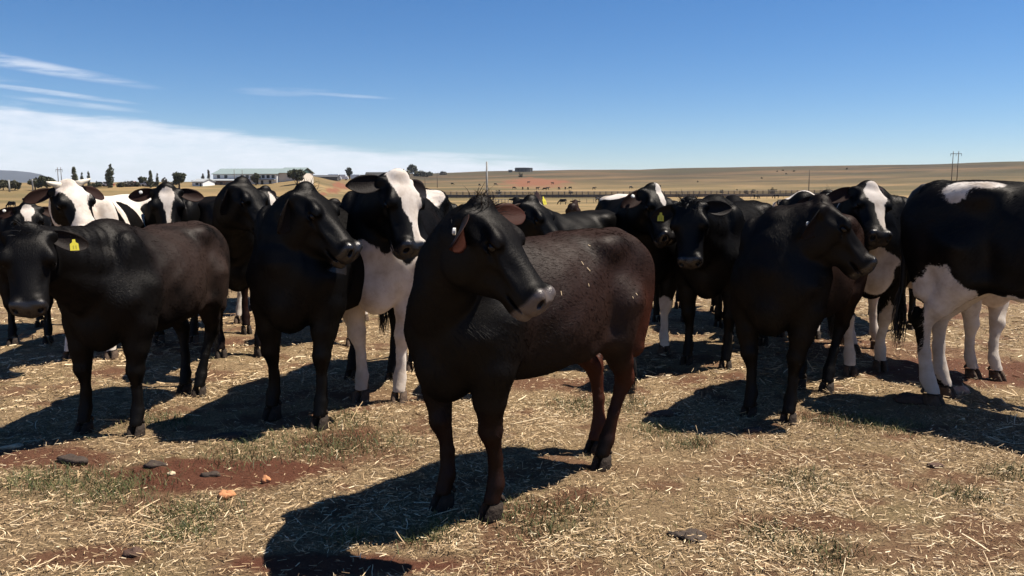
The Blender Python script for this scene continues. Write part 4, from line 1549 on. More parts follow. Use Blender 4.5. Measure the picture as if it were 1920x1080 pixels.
lump('dung_pat', 'dark pat in the shade under the tall black cow', 'dung', 430, 820, .10, .04, .018, 'dung', 13, DG, 0.3, True)
lump('dung_pat', 'rough clod in the shadow beside the right-facing cow', 'dung', 1240, 778, .09, .05, .020, 'clod', 14, DG, 0.3, True)
lump('dung_pat', 'low brown clod on sunlit straw below the right-facing cow', 'dung', 1412, 812, .055, .035, .014, 'clod', 15, DG, 0.3, True)
lump('dung_pat', 'small dark clod in straw at far side of the pen floor', 'dung', 1752, 873, .045, .030, .014, 'clod', 16, DG, 0.3, True)

# ------------------------------------------------------------------ distant hill
def hill():
    n, m = 90, 26
    V, F = [], []
    for i in range(n + 1):
        px = -1500 + (i / n) * 1640
        az = math.atan((px - 960) / 1500)
        e = np.interp(px, [-1500, -600, -250, -60, 20, 60, 85, 110, 135, 140], [10, 22, 30, 27.5, 29, 27, 23, 14, 2, 0])
        for j in range(m + 1):
            t = j / m
            d = 4200 + 1500 * t
            h = e / 1500 * 5000 * math.sin(math.pi * min(1, t * 1.0) * 0.5) ** 0.8
            x, y = d * math.sin(az) / math.cos(az) * math.cos(az), d * math.cos(az)
            h *= 1 + 0.05 * math.sin(i * 0.9 + 2 * math.sin(j * 0.6)) * t
            V.append((x, y, -3 + h))
    for i in range(n):
        for j in range(m):
            a = i * (m + 1) + j
            F.append((a, a + 1, a + m + 2, a + m + 1))
    o = link_mesh('hill', V, F, M['hill'], None, True)
    tag(o, kind='structure')


def hill_mat():
    m, nt, b = new_mat('hill')
    n = noise_tex(nt, 0.02, 8, 0.7)
    c = mixc(nt, n, (0.030, 0.036, 0.048), (0.060, 0.066, 0.080))  # distance haze put into the base colour as blue-grey
    nt.links.new(c, b.inputs['Base Color'])
    setin(b, Roughness=1.0)
    b.inputs['Specular IOR Level'].default_value = 0.0
    return m


M['hill'] = hill_mat()
hill()

# ------------------------------------------------------------------ trees
def leaf_mat(name, lo, hi):
    m, nt, b = new_mat(name)
    c = mixc(nt, attr(nt, 'tone'), lo, hi)
    nt.links.new(c, b.inputs['Base Color'])
    setin(b, Roughness=0.75)
    b.inputs['Specular IOR Level'].default_value = 0.2
    return m


M['leaf_dark'] = leaf_mat('leaf_dark', (0.034, 0.040, 0.022), (0.090, 0.092, 0.050))
M['leaf_poplar'] = leaf_mat('leaf_poplar', (0.050, 0.058, 0.034), (0.13, 0.13, 0.075))
M['leaf_dry'] = leaf_mat('leaf_dry', (0.085, 0.075, 0.060), (0.17, 0.15, 0.12))
M['leaf_bush'] = leaf_mat('leaf_bush', (0.030, 0.030, 0.015), (0.085, 0.075, 0.040))
M['bark'] = plain('bark', (0.10, 0.075, 0.055), 0.9, 0.4, 6, 0.2)


def tree(label, px, base, top, wpx, kind='round', leaf='leaf_dark', group=None, name='tree', n=700, dist=None):
    g = hit(px, base)
    d = g[1]
    if dist is not None:
        p = at(px, base, dist)
        g = np.array([p[0], p[1], float(terrain(p[0], p[1]))])
        d = dist
    hgt = (base - top) / 1500 * d
    w = wpx / 1500 * d / 2
    root = empty(name, g - np.array([0, 0, 0.2]))
    tag(root, label, 'tree' if name != 'bush' else 'bush', group)
    r = np.random.default_rng(int(px * 7 + base))
    trunk = MB()
    tk = 0.06 * hgt if kind != 'poplar' else 0.03 * hgt
    th = {'round': 0.55, 'poplar': 0.85, 'spread': 0.5, 'bush': 0.4}[kind]
    trunk.tube([(0, 0, 0), (0.02 * hgt, 0, 0.25 * hgt), (0, 0.02 * hgt, th * hgt)], [tk, tk * 0.7, tk * 0.25], 8)
    for k in range(5):
        a = r.uniform(0, 6.28)
        z0 = r.uniform(0.2, 0.45) * hgt
        trunk.tube([(0, 0, z0), (math.cos(a) * w * 0.35, math.sin(a) * w * 0.35, z0 + 0.2 * hgt), (math.cos(a) * w * 0.6, math.sin(a) * w * 0.6, z0 + 0.36 * hgt)], [tk * 0.5, tk * 0.3, tk * 0.1], 6)
    trunk.build('trunk', M['bark'], root, True)
    # crown: clumps of leaf-sized faces
    C = []
    nc = {'round': 26, 'poplar': 34, 'spread': 26, 'bush': 16}[kind]
    for k in range(nc):
        u = r.normal(0, 1, 3)
        u /= np.linalg.norm(u)
        rad = r.random() ** 0.4
        if kind == 'poplar':
            z = r.uniform(0.10, 0.97)
            prof = math.sin(math.pi * min(1, (z * 0.92 + 0.05))) ** 0.7
            C.append((u[0] * w * 0.55 * prof, u[1] * w * 0.55 * prof, z * hgt, w * (0.38 * prof + 0.1)))
        elif kind == 'bush':
            C.append((u[0] * w * 0.7 * rad, u[1] * w * 0.7 * rad, hgt * (0.42 + 0.36 * u[2] * rad), w * 0.36))
        else:
            zc, zr = (0.60, 0.32) if kind == 'round' else (0.64, 0.28)
            C.append((u[0] * w * 0.78 * rad, u[1] * w * 0.78 * rad, hgt * (zc + zr * u[2] * rad), w * r.uniform(0.22, 0.36)))
    C = np.array(C)
    ci = r.integers(0, len(C), n)
    off = r.normal(0, 1, (n, 3))
    off /= np.linalg.norm(off, axis=1)[:, None]
    off *= (r.random(n) ** 0.45)[:, None] * C[ci, 3][:, None]
    if kind == 'poplar':
        off[:, 2] *= 2.2
    P = C[ci, :3] + off
    sz = (0.11 if kind != 'poplar' else 0.17) * w * r.uniform(0.6, 1.5, n)
    a1 = r.normal(0, 1, (n, 3))
    a1 /= np.linalg.norm(a1, axis=1)[:, None]
    a2 = np.cross(a1, r.normal(0, 1, (n, 3)))
    a2 /= np.linalg.norm(a2, axis=1)[:, None]
    V = np.stack([P - a1 * sz[:, None], P + a2 * sz[:, None] * 0.7, P + a1 * sz[:, None], P - a2 * sz[:, None] * 0.7], 1).reshape(-1, 3)
    Fq = np.arange(n * 4).reshape(-1, 4)
    tone = np.repeat(np.clip(r.normal(0.5, 0.3, n) + 0.0, 0, 1), 4)
    link_mesh('crown', V, Fq, M[leaf], root, False, {'tone': tone})
    return root


GP, GT, GB = 'poplars along the farm track', 'trees around the farm buildings', 'bushes on the far pasture'
for px, b, t, w, lab in [(141, 356, 313, 13, 'first poplar to the right of the twin power poles'), (155, 357, 320, 7, 'thin poplar in the middle of a row of three'),
                         (168, 358, 320, 8, 'thin poplar ending the row of three'), (207, 352, 307, 17, 'tallest and broadest dark poplar standing alone'),
                         (283, 352, 320, 10, 'poplar beside a smaller one above the blaze-faced cow'), (296, 353, 324, 7, 'smaller poplar of the pair above the blaze-faced cow'),
                         (392, 347, 317, 7, 'slim pale poplar at the end of the white farm building'), (381, 347, 325, 7, 'small sparse poplar next to the slim pale one')]:
    tree(lab, px, b, t, w, 'poplar', 'leaf_dry' if px in (392, 381) else 'leaf_poplar', GP, 'poplar_tree', 1800)
for px, b, t, w, k, lf, lab in [(336, 353, 321, 30, 'round', 'leaf_dark', 'dense dark dome-shaped tree beside the small white house'),
                                (480, 347, 320, 20, 'round', 'leaf_dark', 'round tree in front of the middle of the white farm building'),
                                (557, 346, 317, 36, 'spread', 'leaf_dark', 'spreading tree before the end of the white farm building'),
                                (655, 335, 313, 18, 'round', 'leaf_dark', 'round tree above the parked white trailers'),
                                (773, 327, 309, 22, 'round', 'leaf_dark', 'rounded dark tree topping the wooded knoll'),
                                (88, 357, 329, 34, 'spread', 'leaf_dark', 'broad dark tree below the twin power poles'),
                                (66, 357, 333, 26, 'round', 'leaf_dark', 'rounded tree left of the broad dark tree'),
                                (28, 357, 338, 28, 'round', 'leaf_bush', 'low grey-brown tree between two short poles'),
                                (6, 357, 337, 26, 'round', 'leaf_bush', 'low tree cut by the picture edge below the hill'),
                                (268, 349, 329, 20, 'spread', 'leaf_dark', 'flat-topped tree in the tree line'),
                                (309, 352, 329, 12, 'round', 'leaf_dry', 'bare pale tree next to the dome-shaped tree'),
                                (744, 330, 315, 14, 'round', 'leaf_dry', 'bare grey tree left of the wooded knoll'),
                                (733, 330, 319, 10, 'round', 'leaf_dry', 'smallest bare grey tree left of the wooded knoll')]:
    tree(lab, px, b, t, w, k, lf, GT, 'tree', 2200)
for i, (px, b, t, w, lf) in enumerate([(180, 351, 340, 22, 'leaf_dark'), (226, 351, 339, 20, 'leaf_bush'), (243, 350, 337, 26, 'leaf_dry'), (256, 350, 338, 20, 'leaf_bush'), (285, 350, 336, 26, 'leaf_bush'), (318, 351, 338, 20, 'leaf_dry'),
                                       (755, 331, 319, 34, 'leaf_bush'), (790, 331, 320, 32, 'leaf_bush'), (806, 330, 321, 16, 'leaf_dark'), (830, 328, 322, 20, 'leaf_dry'), (128, 356, 341, 20, 'leaf_dark')]):
    lab = ['low dark bushes right of the poplar row', 'brown shrub right of the tallest poplar', 'pale shrub clump second right of the tallest poplar', 'brown shrub left of the flat-topped tree', 'broad brown shrub behind the poplar pair', 'pale shrub between bare tree and dome tree',
           'brown thicket on the left of the wooded knoll', 'brown thicket on the right of the wooded knoll', 'small dark bush ending the wooded knoll', 'pale scrub on the skyline right of the knoll', 'dark bush at the foot of the first poplar'][i]
    tree(lab, px, b, t, w, 'bush', lf, 'shrubs in the far tree line', 'bush', 900)
for i, (px, b, t, w) in enumerate([(935, 366, 350, 16), (976, 332, 322, 13), (1070, 363, 355, 12), (1353, 362, 352, 11), (1399, 363, 352, 12), (1412, 362, 353, 12), (1448, 363, 350, 19), (1308, 342, 337, 4), (1428, 335, 331, 5), (1474, 327, 323, 5), (1489, 322, 318, 6), (1468, 320, 317, 6), (1457, 322, 319, 5), (1382, 357, 352, 4), (1588, 318, 313, 5)]):
    lab = ['round bush beside the tall lone pole', 'dark bush just below the hilltop tank', 'low bush on the dark fence line above the tagged cow', 'bush on the fence line, first right of the curly-headed cow', 'left bush of a close pair on the fence line', 'right bush of a close pair on the fence line', 'widest bush on the fence line near a pole',
           'lone tiny bush in the middle of the far slope', 'lone dark bush high on the slope', 'lower bush of a scatter near the skyline', 'right bush of a scatter near the skyline', 'topmost bush of a scatter near the skyline', 'left bush of a scatter near the skyline', 'tiny upright bush on the slope above the fence', 'small dark bush near the skyline right of the thin pole'][i]
    tree(lab, px, b, t, w, 'bush', 'leaf_bush', GB, 'bush', 260)

# ------------------------------------------------------------------ buildings
M['wall_white'] = plain('wall_white', (0.72, 0.72, 0.70), 0.8, 0.08, 0.6, 0.2)
M['wall_brick'] = plain('wall_brick', (0.23, 0.17, 0.14), 0.9, 0.3, 1.5, 0.2)
M['wall_cream'] = plain('wall_cream', (0.58, 0.52, 0.44), 0.9, 0.1, 1.0, 0.2)
M['roof_green'] = plain('roof_green', (0.20, 0.245, 0.235), 0.55, 0.15, 0.5, 0.4)
M['gable_green'] = plain('gable_green', (0.045, 0.085, 0.075), 0.7, 0.2, 1.0, 0.3)
M['roof_grey'] = plain('roof_grey', (0.30, 0.31, 0.31), 0.6, 0.2, 0.7, 0.3)
M['glass'] = plain('glass', (0.030, 0.036, 0.042), 0.12, 0.2, 1.0, 0.5)
M['dark_steel'] = plain('dark_steel', (0.075, 0.072, 0.070), 0.6, 0.3, 1.0, 0.3)
M['shade'] = plain('shade', (0.045, 0.042, 0.040), 0.9, 0.3, 1.0, 0.1)  # near-black finish of doors, tank ribs and the open shed's roof


def gable_block(root, x0, x1, y0, y1, zb, ze, zr, wall, roof, gable, over=0.5):
    mb = MB().box(x0, x1, y0, y1, zb, ze)
    mb.build('wall', M[wall], root)
    ym = (y0 + y1) / 2
    mb = MB()
    for (ya, yb) in ((y0 - over, ym), (y1 + over, ym)):
        sl = (zr - ze) / (ym - y0)
        za = ze - sl * over
        t = 0.16
        mb.poly([(x0 - over, ya, za + 0.02), (x1 + over, ya, za + 0.02), (x1 + over, yb, zr + 0.02), (x0 - over, yb, zr + 0.02),
                 (x0 - over, ya, za + t), (x1 + over, ya, za + t), (x1 + over, yb, zr + t), (x0 - over, yb, zr + t)],
                [(0, 1, 2, 3), (4, 7, 6, 5), (0, 4, 5, 1), (1, 5, 6, 2), (3, 7, 4, 0), (2, 6, 7, 3)])
    mb.build('roof', M[roof], root)
    for x, nm in ((x0, 'gable'), (x1, 'gable')):
        s = -0.03 if x == x0 else 0.03
        MB().poly([(x + s, y0, ze), (x + s, y1, ze), (x + s, ym, zr - 0.05), (x - s, y0, ze), (x - s, y1, ze), (x - s, ym, zr - 0.05)], [(0, 1, 2), (3, 5, 4), (0, 3, 4, 1), (1, 4, 5, 2), (2, 5, 3, 0)]).build(nm, M[gable], root)


def opening(root, name, x0, x1, y, z0, z1, mat, depth=0.06):
    MB().box(x0, x1, y - depth, y + 0.02, z0, z1).build(name, M[mat], root)


g = hit(462, 347)
D = float(g[1])
U = D / 1500            # metres per photograph pixel at the farm
g0 = np.array([g[0], g[1] + 6, g[2]])
barn = empty('farm_building', g0, R(-8))
tag(barn, 'long white farm building with green metal roof on the horizon', 'building')
gable_block(barn, -78 * U, 50 * U, 0, 13, 0, 21 * U, 31 * U, 'wall_white', 'roof_green', 'gable_green')
gable_block(barn, 50.2 * U, 92 * U, 1.5, 14, 0, 23 * U, 33 * U, 'wall_cream', 'roof_green', 'gable_green')
for x in (-70, -55, -22, -12, 0, 10, 20, 30, 40):
    opening(barn, 'window', x * U, (x + 6) * U, 0, 13 * U, 19 * U, 'glass')
MB().box(-78.4 * U, -78.02 * U, 1.0, 12.0, 8 * U, 20.5 * U).build('gable_cladding', M['gable_green'], barn)
for x in (8, 18, 34):
    opening(barn, 'door', x * U, (x + 5) * U, 0, 0, 9 * U, 'shade')
opening(barn, 'louvre_band', -2 * U, 48 * U, 0, 9.6 * U, 11.2 * U, 'roof_grey', 1.2)
wing = empty('brick_outbuilding', (g0[0], g0[1] - 5.5, g0[2] - 0.3), R(-8))
tag(wing, 'low brick wing with pale lean-to roof before the long farm building', 'building')
MB().box(-100 * U, -12 * U, -2.5, 3.5, 0, 9.5 * U).build('wall', M['wall_brick'], wing)
MB().poly([(-101 * U, -3.2, 9.6 * U), (-11 * U, -3.2, 9.6 * U), (-11 * U, 4.2, 12.5 * U), (-101 * U, 4.2, 12.5 * U), (-101 * U, -3.2, 10.1 * U), (-11 * U, -3.2, 10.1 * U), (-11 * U, 4.2, 13 * U), (-101 * U, 4.2, 13 * U)],
          [(0, 1, 2, 3), (4, 7, 6, 5), (0, 4, 5, 1), (1, 5, 6, 2), (3, 7, 4, 0), (2, 6, 7, 3)]).build('roof', M['roof_grey'], wing)
for x in (-94, -82, -70, -60, -46, -34, -22):
    opening(wing, 'window', x * U, (x + 5) * U, -2.5, 3 * U, 7 * U, 'glass')
h = hit(362, 350)
house = empty('white_house', (h[0], h[1] + 3, h[2]), R(-12))
tag(house, 'small white house with dark roof beside the dome-shaped tree', 'house')
k = h[1] / 1500
gable_block(house, -9 * k, 13 * k, 0, 7, 0, 9 * k, 14 * k, 'wall_white', 'roof_grey', 'wall_white', 0.3)
opening(house, 'window', -2 * k, 4 * k, 0, 3 * k, 7 * k, 'glass')
opening(house, 'door', 7 * k, 10 * k, 0, 0, 7 * k, 'shade')
h = hit(620, 338)
k = h[1] / 1500
shed = empty('long_shed', (h[0], h[1] + 5, h[2]), 0)
tag(shed, 'long low dark shed right of the white farm building', 'shed')
gable_block(shed, -42 * k, 8 * k, 0, 9, 0, 6 * k, 9.5 * k, 'dark_steel', 'dark_steel', 'dark_steel', 0.3)
h = hit(715, 334)
k = h[1] / 1500
shed = empty('open_shed', (h[0], h[1] + 5, h[2]), 0)
tag(shed, 'dark sloping-roofed shed behind the white-faced cow head', 'shed')
gable_block(shed, -32 * k, 20 * k, 0, 10, 0, 5 * k, 11 * k, 'dark_steel', 'shade', 'dark_steel', 0.4)
h = hit(982, 322)
k = h[1] / 1500
tank = empty('water_tank', (h[0], h[1], h[2] - 1), 0)
tag(tank, 'dark flat-topped reservoir tank on the skyline', 'tank')
rad = 16 * k
n = 28
mb = MB()
mb.tube([(0, 0, 0), (0, 0, 8.2 * k)], [rad, rad], n, True)
mb.build('shell', M['dark_steel'], tank)
mb = MB()
mb.tube([(0, 0, 8.2 * k), (0, 0, 8.9 * k), (0, 0, 9.6 * k)], [rad * 1.03, rad * 1.03, rad * 0.1], n, True)
mb.build('lid', M['roof_grey'], tank)
for i in range(14):
    a = 2 * math.pi * i / 14
    MB().tube([(rad * 1.01 * math.cos(a), rad * 1.01 * math.sin(a), 0), (rad * 1.01 * math.cos(a), rad * 1.01 * math.sin(a), 8.2 * k)], 0.25, 6).build('rib', M['shade'], tank)
h = hit(957, 323)
hut = empty('pump_hut', (h[0], h[1], h[2] - 0.5), 0)
tag(hut, 'tiny dark hut left of the reservoir tank', 'hut')
gable_block(hut, -3.5 * k, 3.5 * k, -3, 3, 0, 4 * k, 5 * k, 'dark_steel', 'dark_steel', 'dark_steel', 0.2)

# ------------------------------------------------------------------ vehicles parked by the farm
M['car_white'] = plain('car_white', (0.70, 0.70, 0.70), 0.35, 0.05, 1.0, 0.5)
M['tyre'] = plain('tyre', (0.02, 0.02, 0.02), 0.9, 0.2, 4, 0.2)
M['car_red'] = plain('car_red', (0.25, 0.04, 0.03), 0.35, 0.05, 1.0, 0.5)


def vehicle(label, px, py, L, W, H_, body, yaw, name='pickup_truck', box=False):
    g = hit(px, py)
    root = empty(name, g, yaw)
    tag(root, label, 'truck' if box else 'car', 'vehicles parked by the farm')
    prof = [(-L / 2, 0.35), (L / 2, 0.35), (L / 2, 0.85), (L * 0.30, 0.95), (L * 0.16, H_), (-L * 0.18, H_), (-L * 0.26, 1.0), (-L / 2, 1.0)] if not box else \
           [(-L / 2, 0.5), (L / 2, 0.5), (L / 2, 1.3), (L * 0.40, 2.0), (L * 0.30, 2.0), (L * 0.28, H_), (-L / 2, H_)]
    n = len(prof)
    pts = [(x, -W / 2, z) for x, z in prof] + [(x, W / 2, z) for x, z in prof]
    MB().poly(pts, [tuple(range(n)), tuple(range(n, 2 * n))[::-1]] + [(i, i + n, (i + 1) % n + n, (i + 1) % n) for i in range(n)]).build('body', M[body], root)
    if not box:
        for y in (-W / 2 - 0.01, W / 2 + 0.01):
            MB().poly([(L * 0.24, y, 1.0), (L * 0.14, y, H_ - 0.1), (-L * 0.16, y, H_ - 0.1), (-L * 0.22, y, 1.0)], [(0, 1, 2, 3)]).build('side_window', M['glass'], root)
    for x in (-L * 0.3, L * 0.3):
        for y in (-W / 2 + 0.08, W / 2 - 0.08):
            MB().tube([(x, y - 0.11, 0.36), (x, y + 0.11, 0.36)], 0.36, 14).build('wheel', M['tyre'], root)
    return root


for px, py, body, yaw, lab in [(189, 350, 'car_white', 0.1, 'white car parked left of the tallest poplar'), (200, 350, 'car_red', 0.0, 'dark red car between white car and tallest poplar'), (248, 349, 'car_red', 0.1, 'dark red car in the tree line'),
                               (268, 349, 'car_white', 0.0, 'white car under the flat-topped tree'), (278, 349.5, 'car_white', 3.1, 'white car beside the poplar pair')]:
    vehicle(lab, px, py, 4.4, 1.8, 1.55, body, yaw, 'car')
for px, py, lab in [(628, 338, 'white truck at the end of the long dark shed'), (642, 338, 'white truck under the round tree'), (668, 337, 'white truck right of the round tree'), (680, 337, 'rightmost white truck near the white-faced cow ear')]:
    vehicle(lab, px, py, 6.5, 2.3, 3.0, 'car_white', 0.1, 'truck', True)

# ------------------------------------------------------------------ poles and pylons
M['pole_wood'] = plain('pole_wood', (0.12, 0.095, 0.075), 0.9, 0.3, 2, 0.2)
M['pole_grey'] = plain('pole_grey', (0.30, 0.29, 0.27), 0.8, 0.2, 2, 0.2)


def pole(label, px, base, top, rad, mat='pole_wood', arm=0.0, dist=None):
    g = hit(px, base)
    if dist:
        p = at(px, base, dist)
        g = np.array([p[0], p[1], float(terrain(p[0], p[1]))])
    zt = at(px, top, g[1])[2] - g[2]
    root = empty('utility_pole', g)
    tag(root, label, 'pole', 'poles across the pasture')
    MB().tube([(0, 0, -0.3), (0, 0, zt * 0.5), (0, 0, zt)], [rad, rad * 0.9, rad * 0.7], 8).build('post', M[mat], root, True)
    if arm:
        MB().box(-arm, arm, -0.09, 0.09, zt - 0.45, zt - 0.25).build('crossarm', M[mat], root)
        for x in (-arm * 0.8, 0, arm * 0.8):
            MB().tube([(x, 0, zt - 0.25), (x, 0, zt + 0.1)], 0.07, 6).build('insulator', M['dark_steel'], root)


pole('tall lone grey pole rising behind the foremost heifer head', 913, 386, 303, 0.24, 'pole_grey')
pole('thin dark pole on the slope above the right-facing cow', 1516, 362, 318, 0.16)
pole('short pole with crossarm below the hill', 62, 358, 336, 0.22, 'pole_grey', 1.0)
pole('short pale pole near the picture edge below the hill', 18, 360, 337, 0.25, 'pole_grey')
pole('wooden pole with crossarm right of the white-faced cow', 820, 352, 324, 0.18, 'pole_wood', 0.9)
pole('shorter pole behind the white-faced cow head', 797, 352, 330, 0.15, 'pole_wood')
pole('first thin pole before the long farm building', 440, 346, 318, 0.12, 'pole_wood')
pole('second thin pole before the long farm building', 455, 346, 319, 0.12, 'pole_wood')


def pylon(label, px, base, top, gap_px, dist):
    p = at(px, base, dist)
    z = float(terrain(p[0], p[1]))
    zt = at(px, top, dist)[2] - z
    gp = gap_px / 1500 * dist / 2
    root = empty('power_pylon', (p[0], p[1], z))
    tag(root, label, 'pylon', 'twin-pole power pylons')
    for s in (-1, 1):
        MB().tube([(s * gp, 0, -0.5), (s * gp, 0, zt + 0.6)], [0.20, 0.15], 8).build('post', M['pole_wood'], root, True)
    MB().box(-gp * 2.1, gp * 2.1, -0.26, -0.14, zt - 0.7, zt - 0.45).build('crossarm', M['pole_wood'], root)
    for x in (-gp * 2, 0, gp * 2):
        MB().tube([(x, -0.2, zt - 0.7), (x, -0.2, zt - 1.7)], 0.09, 6).build('insulator', M['dark_steel'], root)


pylon('twin-pole power pylon on the ridge above the big walking cow', 1789, 338, 286, 10, 380)
pylon('twin-pole power pylon in front of the hill', 113, 348, 316, 6, 420)

# ------------------------------------------------------------------ fences
M['rail'] = plain('rail', (0.14, 0.12, 0.105), 0.8, 0.3, 1.0, 0.2)
M['bunk'] = plain('bunk', (0.22, 0.20, 0.18), 0.9, 0.2, 0.5, 0.2)


def fence(label, pts, height, n_rails, spacing, rad, wall=0.0, group='fences across the pasture'):
    A, B = [hit(*p) for p in pts]
    L = float(np.hypot(B[0] - A[0], B[1] - A[1]))
    yaw = math.atan2(B[1] - A[1], B[0] - A[0])
    root = empty('fence', A, yaw)
    tag(root, label, 'fence', group)
    n = int(L / spacing)
    c, s_ = math.cos(yaw), math.sin(yaw)
    zz = lambda t: float(terrain(A[0] + c * t, A[1] + s_ * t)) - A[2]
    me = None
    for i in range(n + 1):
        t = i * L / n
        if me is None:
            o = MB().tube([(0, 0, -0.3), (0, 0, height + 0.1)], rad * 1.4, 6).build('post', M['rail'], root)
            me = o.data
        else:
            o = bpy.data.objects.new('post', me)
            COL.objects.link(o)
            o.parent = root
        o.location = (t, 0, zz(t))
    for k in range(n_rails):
        z = height * (k + 1) / n_rails
        MB().tube([(t, -0.02, zz(t) + z) for t in np.linspace(0, L, 24)], rad, 5).build('rail', M['rail'], root)
    if wall:
        mb = MB()
        T = np.linspace(0, L, 24)
        pts_ = [(t, 0.9 + dy, zz(t) + z) for t in T for dy, z in ((0, -0.2), (0, wall), (0.5, wall), (0.5, -0.2))]
        fs = []
        for i in range(len(T) - 1):
            for q in range(4):
                fs.append((i * 4 + q, (i + 1) * 4 + q, (i + 1) * 4 + (q + 1) % 4, i * 4 + (q + 1) % 4))
        mb.poly(pts_, fs).build('feed_trough', M['bunk'], root)


fence('long dark pipe fence with feed trough across the foot of the slope', ((800, 371), (1580, 367)), 1.9, 6, 1.9, 0.10, 0.9)
fence('second thin rail fence below the long dark fence', ((1060, 382), (1210, 379)), 1.1, 2, 2.2, 0.035)
fence('short brown feed rail right of the curly-headed cow', ((1458, 389), (1500, 386)), 1.35, 2, 0.8, 0.05)
fence('pale rail fence under the bushes on the fence line', ((1360, 373), (1560, 371)), 1.2, 2, 2.6, 0.04)
fence('rail fence section behind the foremost heifer topknot', ((915, 386), (1000, 381)), 1.2, 3, 2.2, 0.05)

# ------------------------------------------------------------------ cattle scattered over the far pasture
def far_cow_mesh(head_down, mat, seed):
    F = Field()
    F.loft(Loft(**TRUNK), 0.05)
    hp = np.array([0.86, 0, 1.30]) if not head_down else np.array([1.02, 0, 0.52])
    hx = np.array([0.75, 0, -0.66]) if not head_down else np.array([0.35, 0, -0.93])
    F.chain([(0.4, 0, 1.08), (hp + (0.4, 0, 1.08)) / 2, hp], [0.2, 0.15, 0.1], 0.08)
    F.cone(hp, hp + hx * 0.46, 0.115, 0.075, 0.05)
    F.cone(hp + (0, -0.22, 0.02), hp + (0, 0.22, 0.02), 0.04, 0.04, 0.03)
    for base_p, rad in ((FRONT, FRONT_R), (HIND, HIND_R)):
        for sd in (1, -1):
            P = leg_points(base_p, sd, (0, 0))
            P[-1][2] = 0.03
            F.chain(list(P), [max(r, 0.055) for r in rad], 0.05)
    F.chain([(-0.74, 0, 1.2), (-0.84, 0, 1.0), (-0.84, 0, 0.5)], [0.04, 0.035, 0.05], 0.03)
    lo, hi = F.bounds()
    lo, hi = lo - 0.1, hi + 0.1
    V, Q = surface_nets(F.evaluate(lo, hi, 0.042), lo, 0.042)
    V = relax(V, Q, 2)
    wv = np.sin(V[:, 0] * 5 + seed) + np.sin(V[:, 2] * 6 + seed * 2) + np.sin(V[:, 1] * 7 + seed)
    z = np.zeros(len(V))
    o = link_mesh('cow', V, Q, M[mat], None, True, {'white': np.clip((wv - 0.9) * 0.05, -0.06, 0.06) if mat == 'coat_pied' else z - 0.06, 'skin': z, 'rust': z, 'paleskin': z, 'dirt': z, 'warm': z + 0.7})
    me = o.data
    bpy.data.objects.remove(o)
    return me


FAR = [far_cow_mesh(True, 'coat_black', 1), far_cow_mesh(False, 'coat_black', 2), far_cow_mesh(True, 'coat_pied', 3), far_cow_mesh(False, 'coat_pied', 4), far_cow_mesh(False, 'coat_brown', 5)]


def far_cow(label, px, py, k, yaw, s=1.0, dist=None, grp='cattle grazing on the far pasture'):
    g = hit(px, py)
    if dist:
        p = at(px, py, dist)
        g = np.array([p[0], p[1], float(terrain(p[0], p[1]))])
    o = bpy.data.objects.new('cow', FAR[k])
    COL.objects.link(o)
    o.location = g
    o.rotation_euler = (0, 0, R(yaw))
    o.scale = (s, s, s)
    tag(o, label, 'cow', grp)


far_cow('grazing dark cow on the field at the far edge below the short pole', 22, 391, 0, 170)
far_cow('smaller dark cow above the grazing one on the field below the pole', 50, 382, 0, 20)
far_cow('brown cow seen from behind standing alone beyond the foremost heifer', 1075, 418, 4, 80, 0.9, 33)
far_cow('dark cow seen from behind near the rail fence above the topknot', 972, 398, 1, 95, 0.95, 26)
far_cow('pied cow with white face resting near the brown feed rail', 1455, 398, 3, -100, 1.0, 70)
far_cow('pied cow walking beside the resting one near the feed rail', 1470, 397, 2, 10, 1.0, 75)
far_cow('dark cow walking below the thin rail fence', 1055, 384, 0, 175)
far_cow('first dark cow at the end of the thin rail fence', 1122, 379, 1, 10)
far_cow('second dark cow at the end of the thin rail fence', 1130, 378, 0, 160)
far_cow('third dark cow at the end of the thin rail fence', 1141, 379, 0, 20)
far_cow('grazing cow on the pale stripe right of the white-faced cow', 848, 347, 0, 10)
far_cow('small cow left of the tall lone pole', 899, 349, 0, 60)
far_cow('grazing cow just right of the tall lone pole', 929, 348, 0, 0)
far_cow('cow left of the red earth mound', 991, 344, 1, 20)
far_cow('cow right of the red earth mound', 1036, 346, 1, 200)
ORD = 'first second third fourth fifth sixth seventh eighth ninth tenth eleventh twelfth'.split()
for i, (px, py, k, yw) in enumerate([(964, 355, 0, 20), (980, 356, 1, 100), (990, 356, 0, 80), (1008, 356, 1, 10), (1021, 357, 0, 170), (1027, 356, 1, 20), (1048, 356, 0, 60), (1060, 356, 1, 100), (1069, 355, 0, 190), (1114, 356, 1, 15), (1183, 354, 0, 20), (1236, 352, 0, 190)]):
    far_cow('%s tiny dark cow from the left in the row above the long fence' % ORD[i], px, py, k, yw, 1.0, None, 'row of distant cattle above the fence')
far_cow('dark cow behind the pale rail fence under the bushes', 1418, 373, 0, 10)
far_cow('darker cow behind the pale rail fence near the widest bush', 1455, 372, 0, 185)

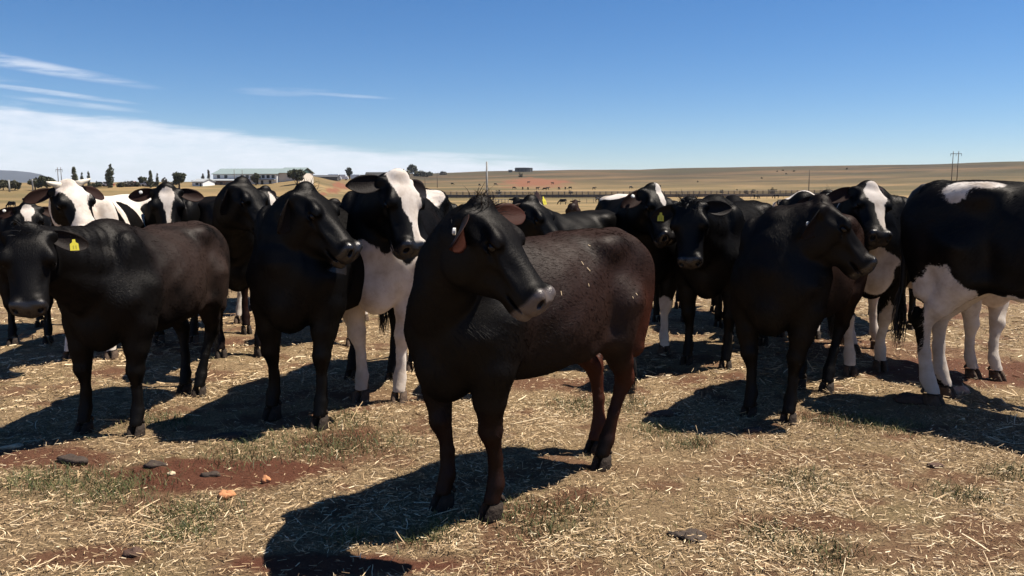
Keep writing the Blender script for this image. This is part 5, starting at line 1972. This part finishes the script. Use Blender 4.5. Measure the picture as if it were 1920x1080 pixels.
# chaff lying on the foremost heifer
def chaff():
    body = [c for c in MAIN.children if c.name.startswith('body')][0]
    me = body.data
    n = len(me.vertices)
    co = np.empty(n * 3, np.float32)
    me.vertices.foreach_get('co', co)
    nr = np.empty(n * 3, np.float32)
    me.vertices.foreach_get('normal', nr)
    co, nr = co.reshape(-1, 3), nr.reshape(-1, 3)
    ok = np.nonzero((co[:, 1] > 0.1) & (co[:, 0] > -0.65) & (co[:, 0] < 0.35) & (co[:, 2] > 0.85) & (nr[:, 2] > 0.05))[0]
    mb = MB()
    for i in rng.choice(ok, 10, False):
        p, nn = co[i] + nr[i] * 0.004, nr[i]
        t = np.cross(nn, rng.normal(0, 1, 3))
        t /= np.linalg.norm(t)
        b = np.cross(nn, t)
        L_, w = rng.uniform(0.004, 0.012), 0.0013
        if rng.random() < 0.12:
            L_ = 0.032
        pts = [p - t * L_ - b * w, p + t * L_ - b * w, p + t * L_ + b * w, p - t * L_ + b * w]
        mb.poly(pts, [(0, 1, 2, 3)])
    me2 = mb.build('chaff', M['straw'])
    me2.data.attributes.new('tone', 'FLOAT', 'POINT').data.foreach_set('value', np.full(len(mb.v), 0.7, np.float32))
    me2.matrix_world = Matrix.LocRotScale(MAIN.location, MAIN.rotation_euler, MAIN.scale)
    tag(me2, 'pale straw bits stuck on the back of the foremost dark brown heifer', 'straw', kind='stuff')


chaff()
# ------------------------------------------------------------------ thin clear-day haze over the plain
def haze():
    o = MB().box(-7500, 7500, -600, 9500, -8, 140).build('haze')
    m = bpy.data.materials.new('haze')
    m.use_nodes = True
    nt = m.node_tree
    nt.nodes.remove(nt.nodes['Principled BSDF'])
    v = nt.nodes.new('ShaderNodeVolumePrincipled')
    v.inputs['Color'].default_value = (0.80, 0.88, 1.0, 1)
    v.inputs['Density'].default_value = 0.00006
    nt.links.new(v.outputs[0], nt.nodes['Material Output'].inputs['Volume'])
    o.data.materials.append(m)
    tag(o, 'thin blue haze lying over the far plain and hills', 'haze', kind='stuff')


haze()
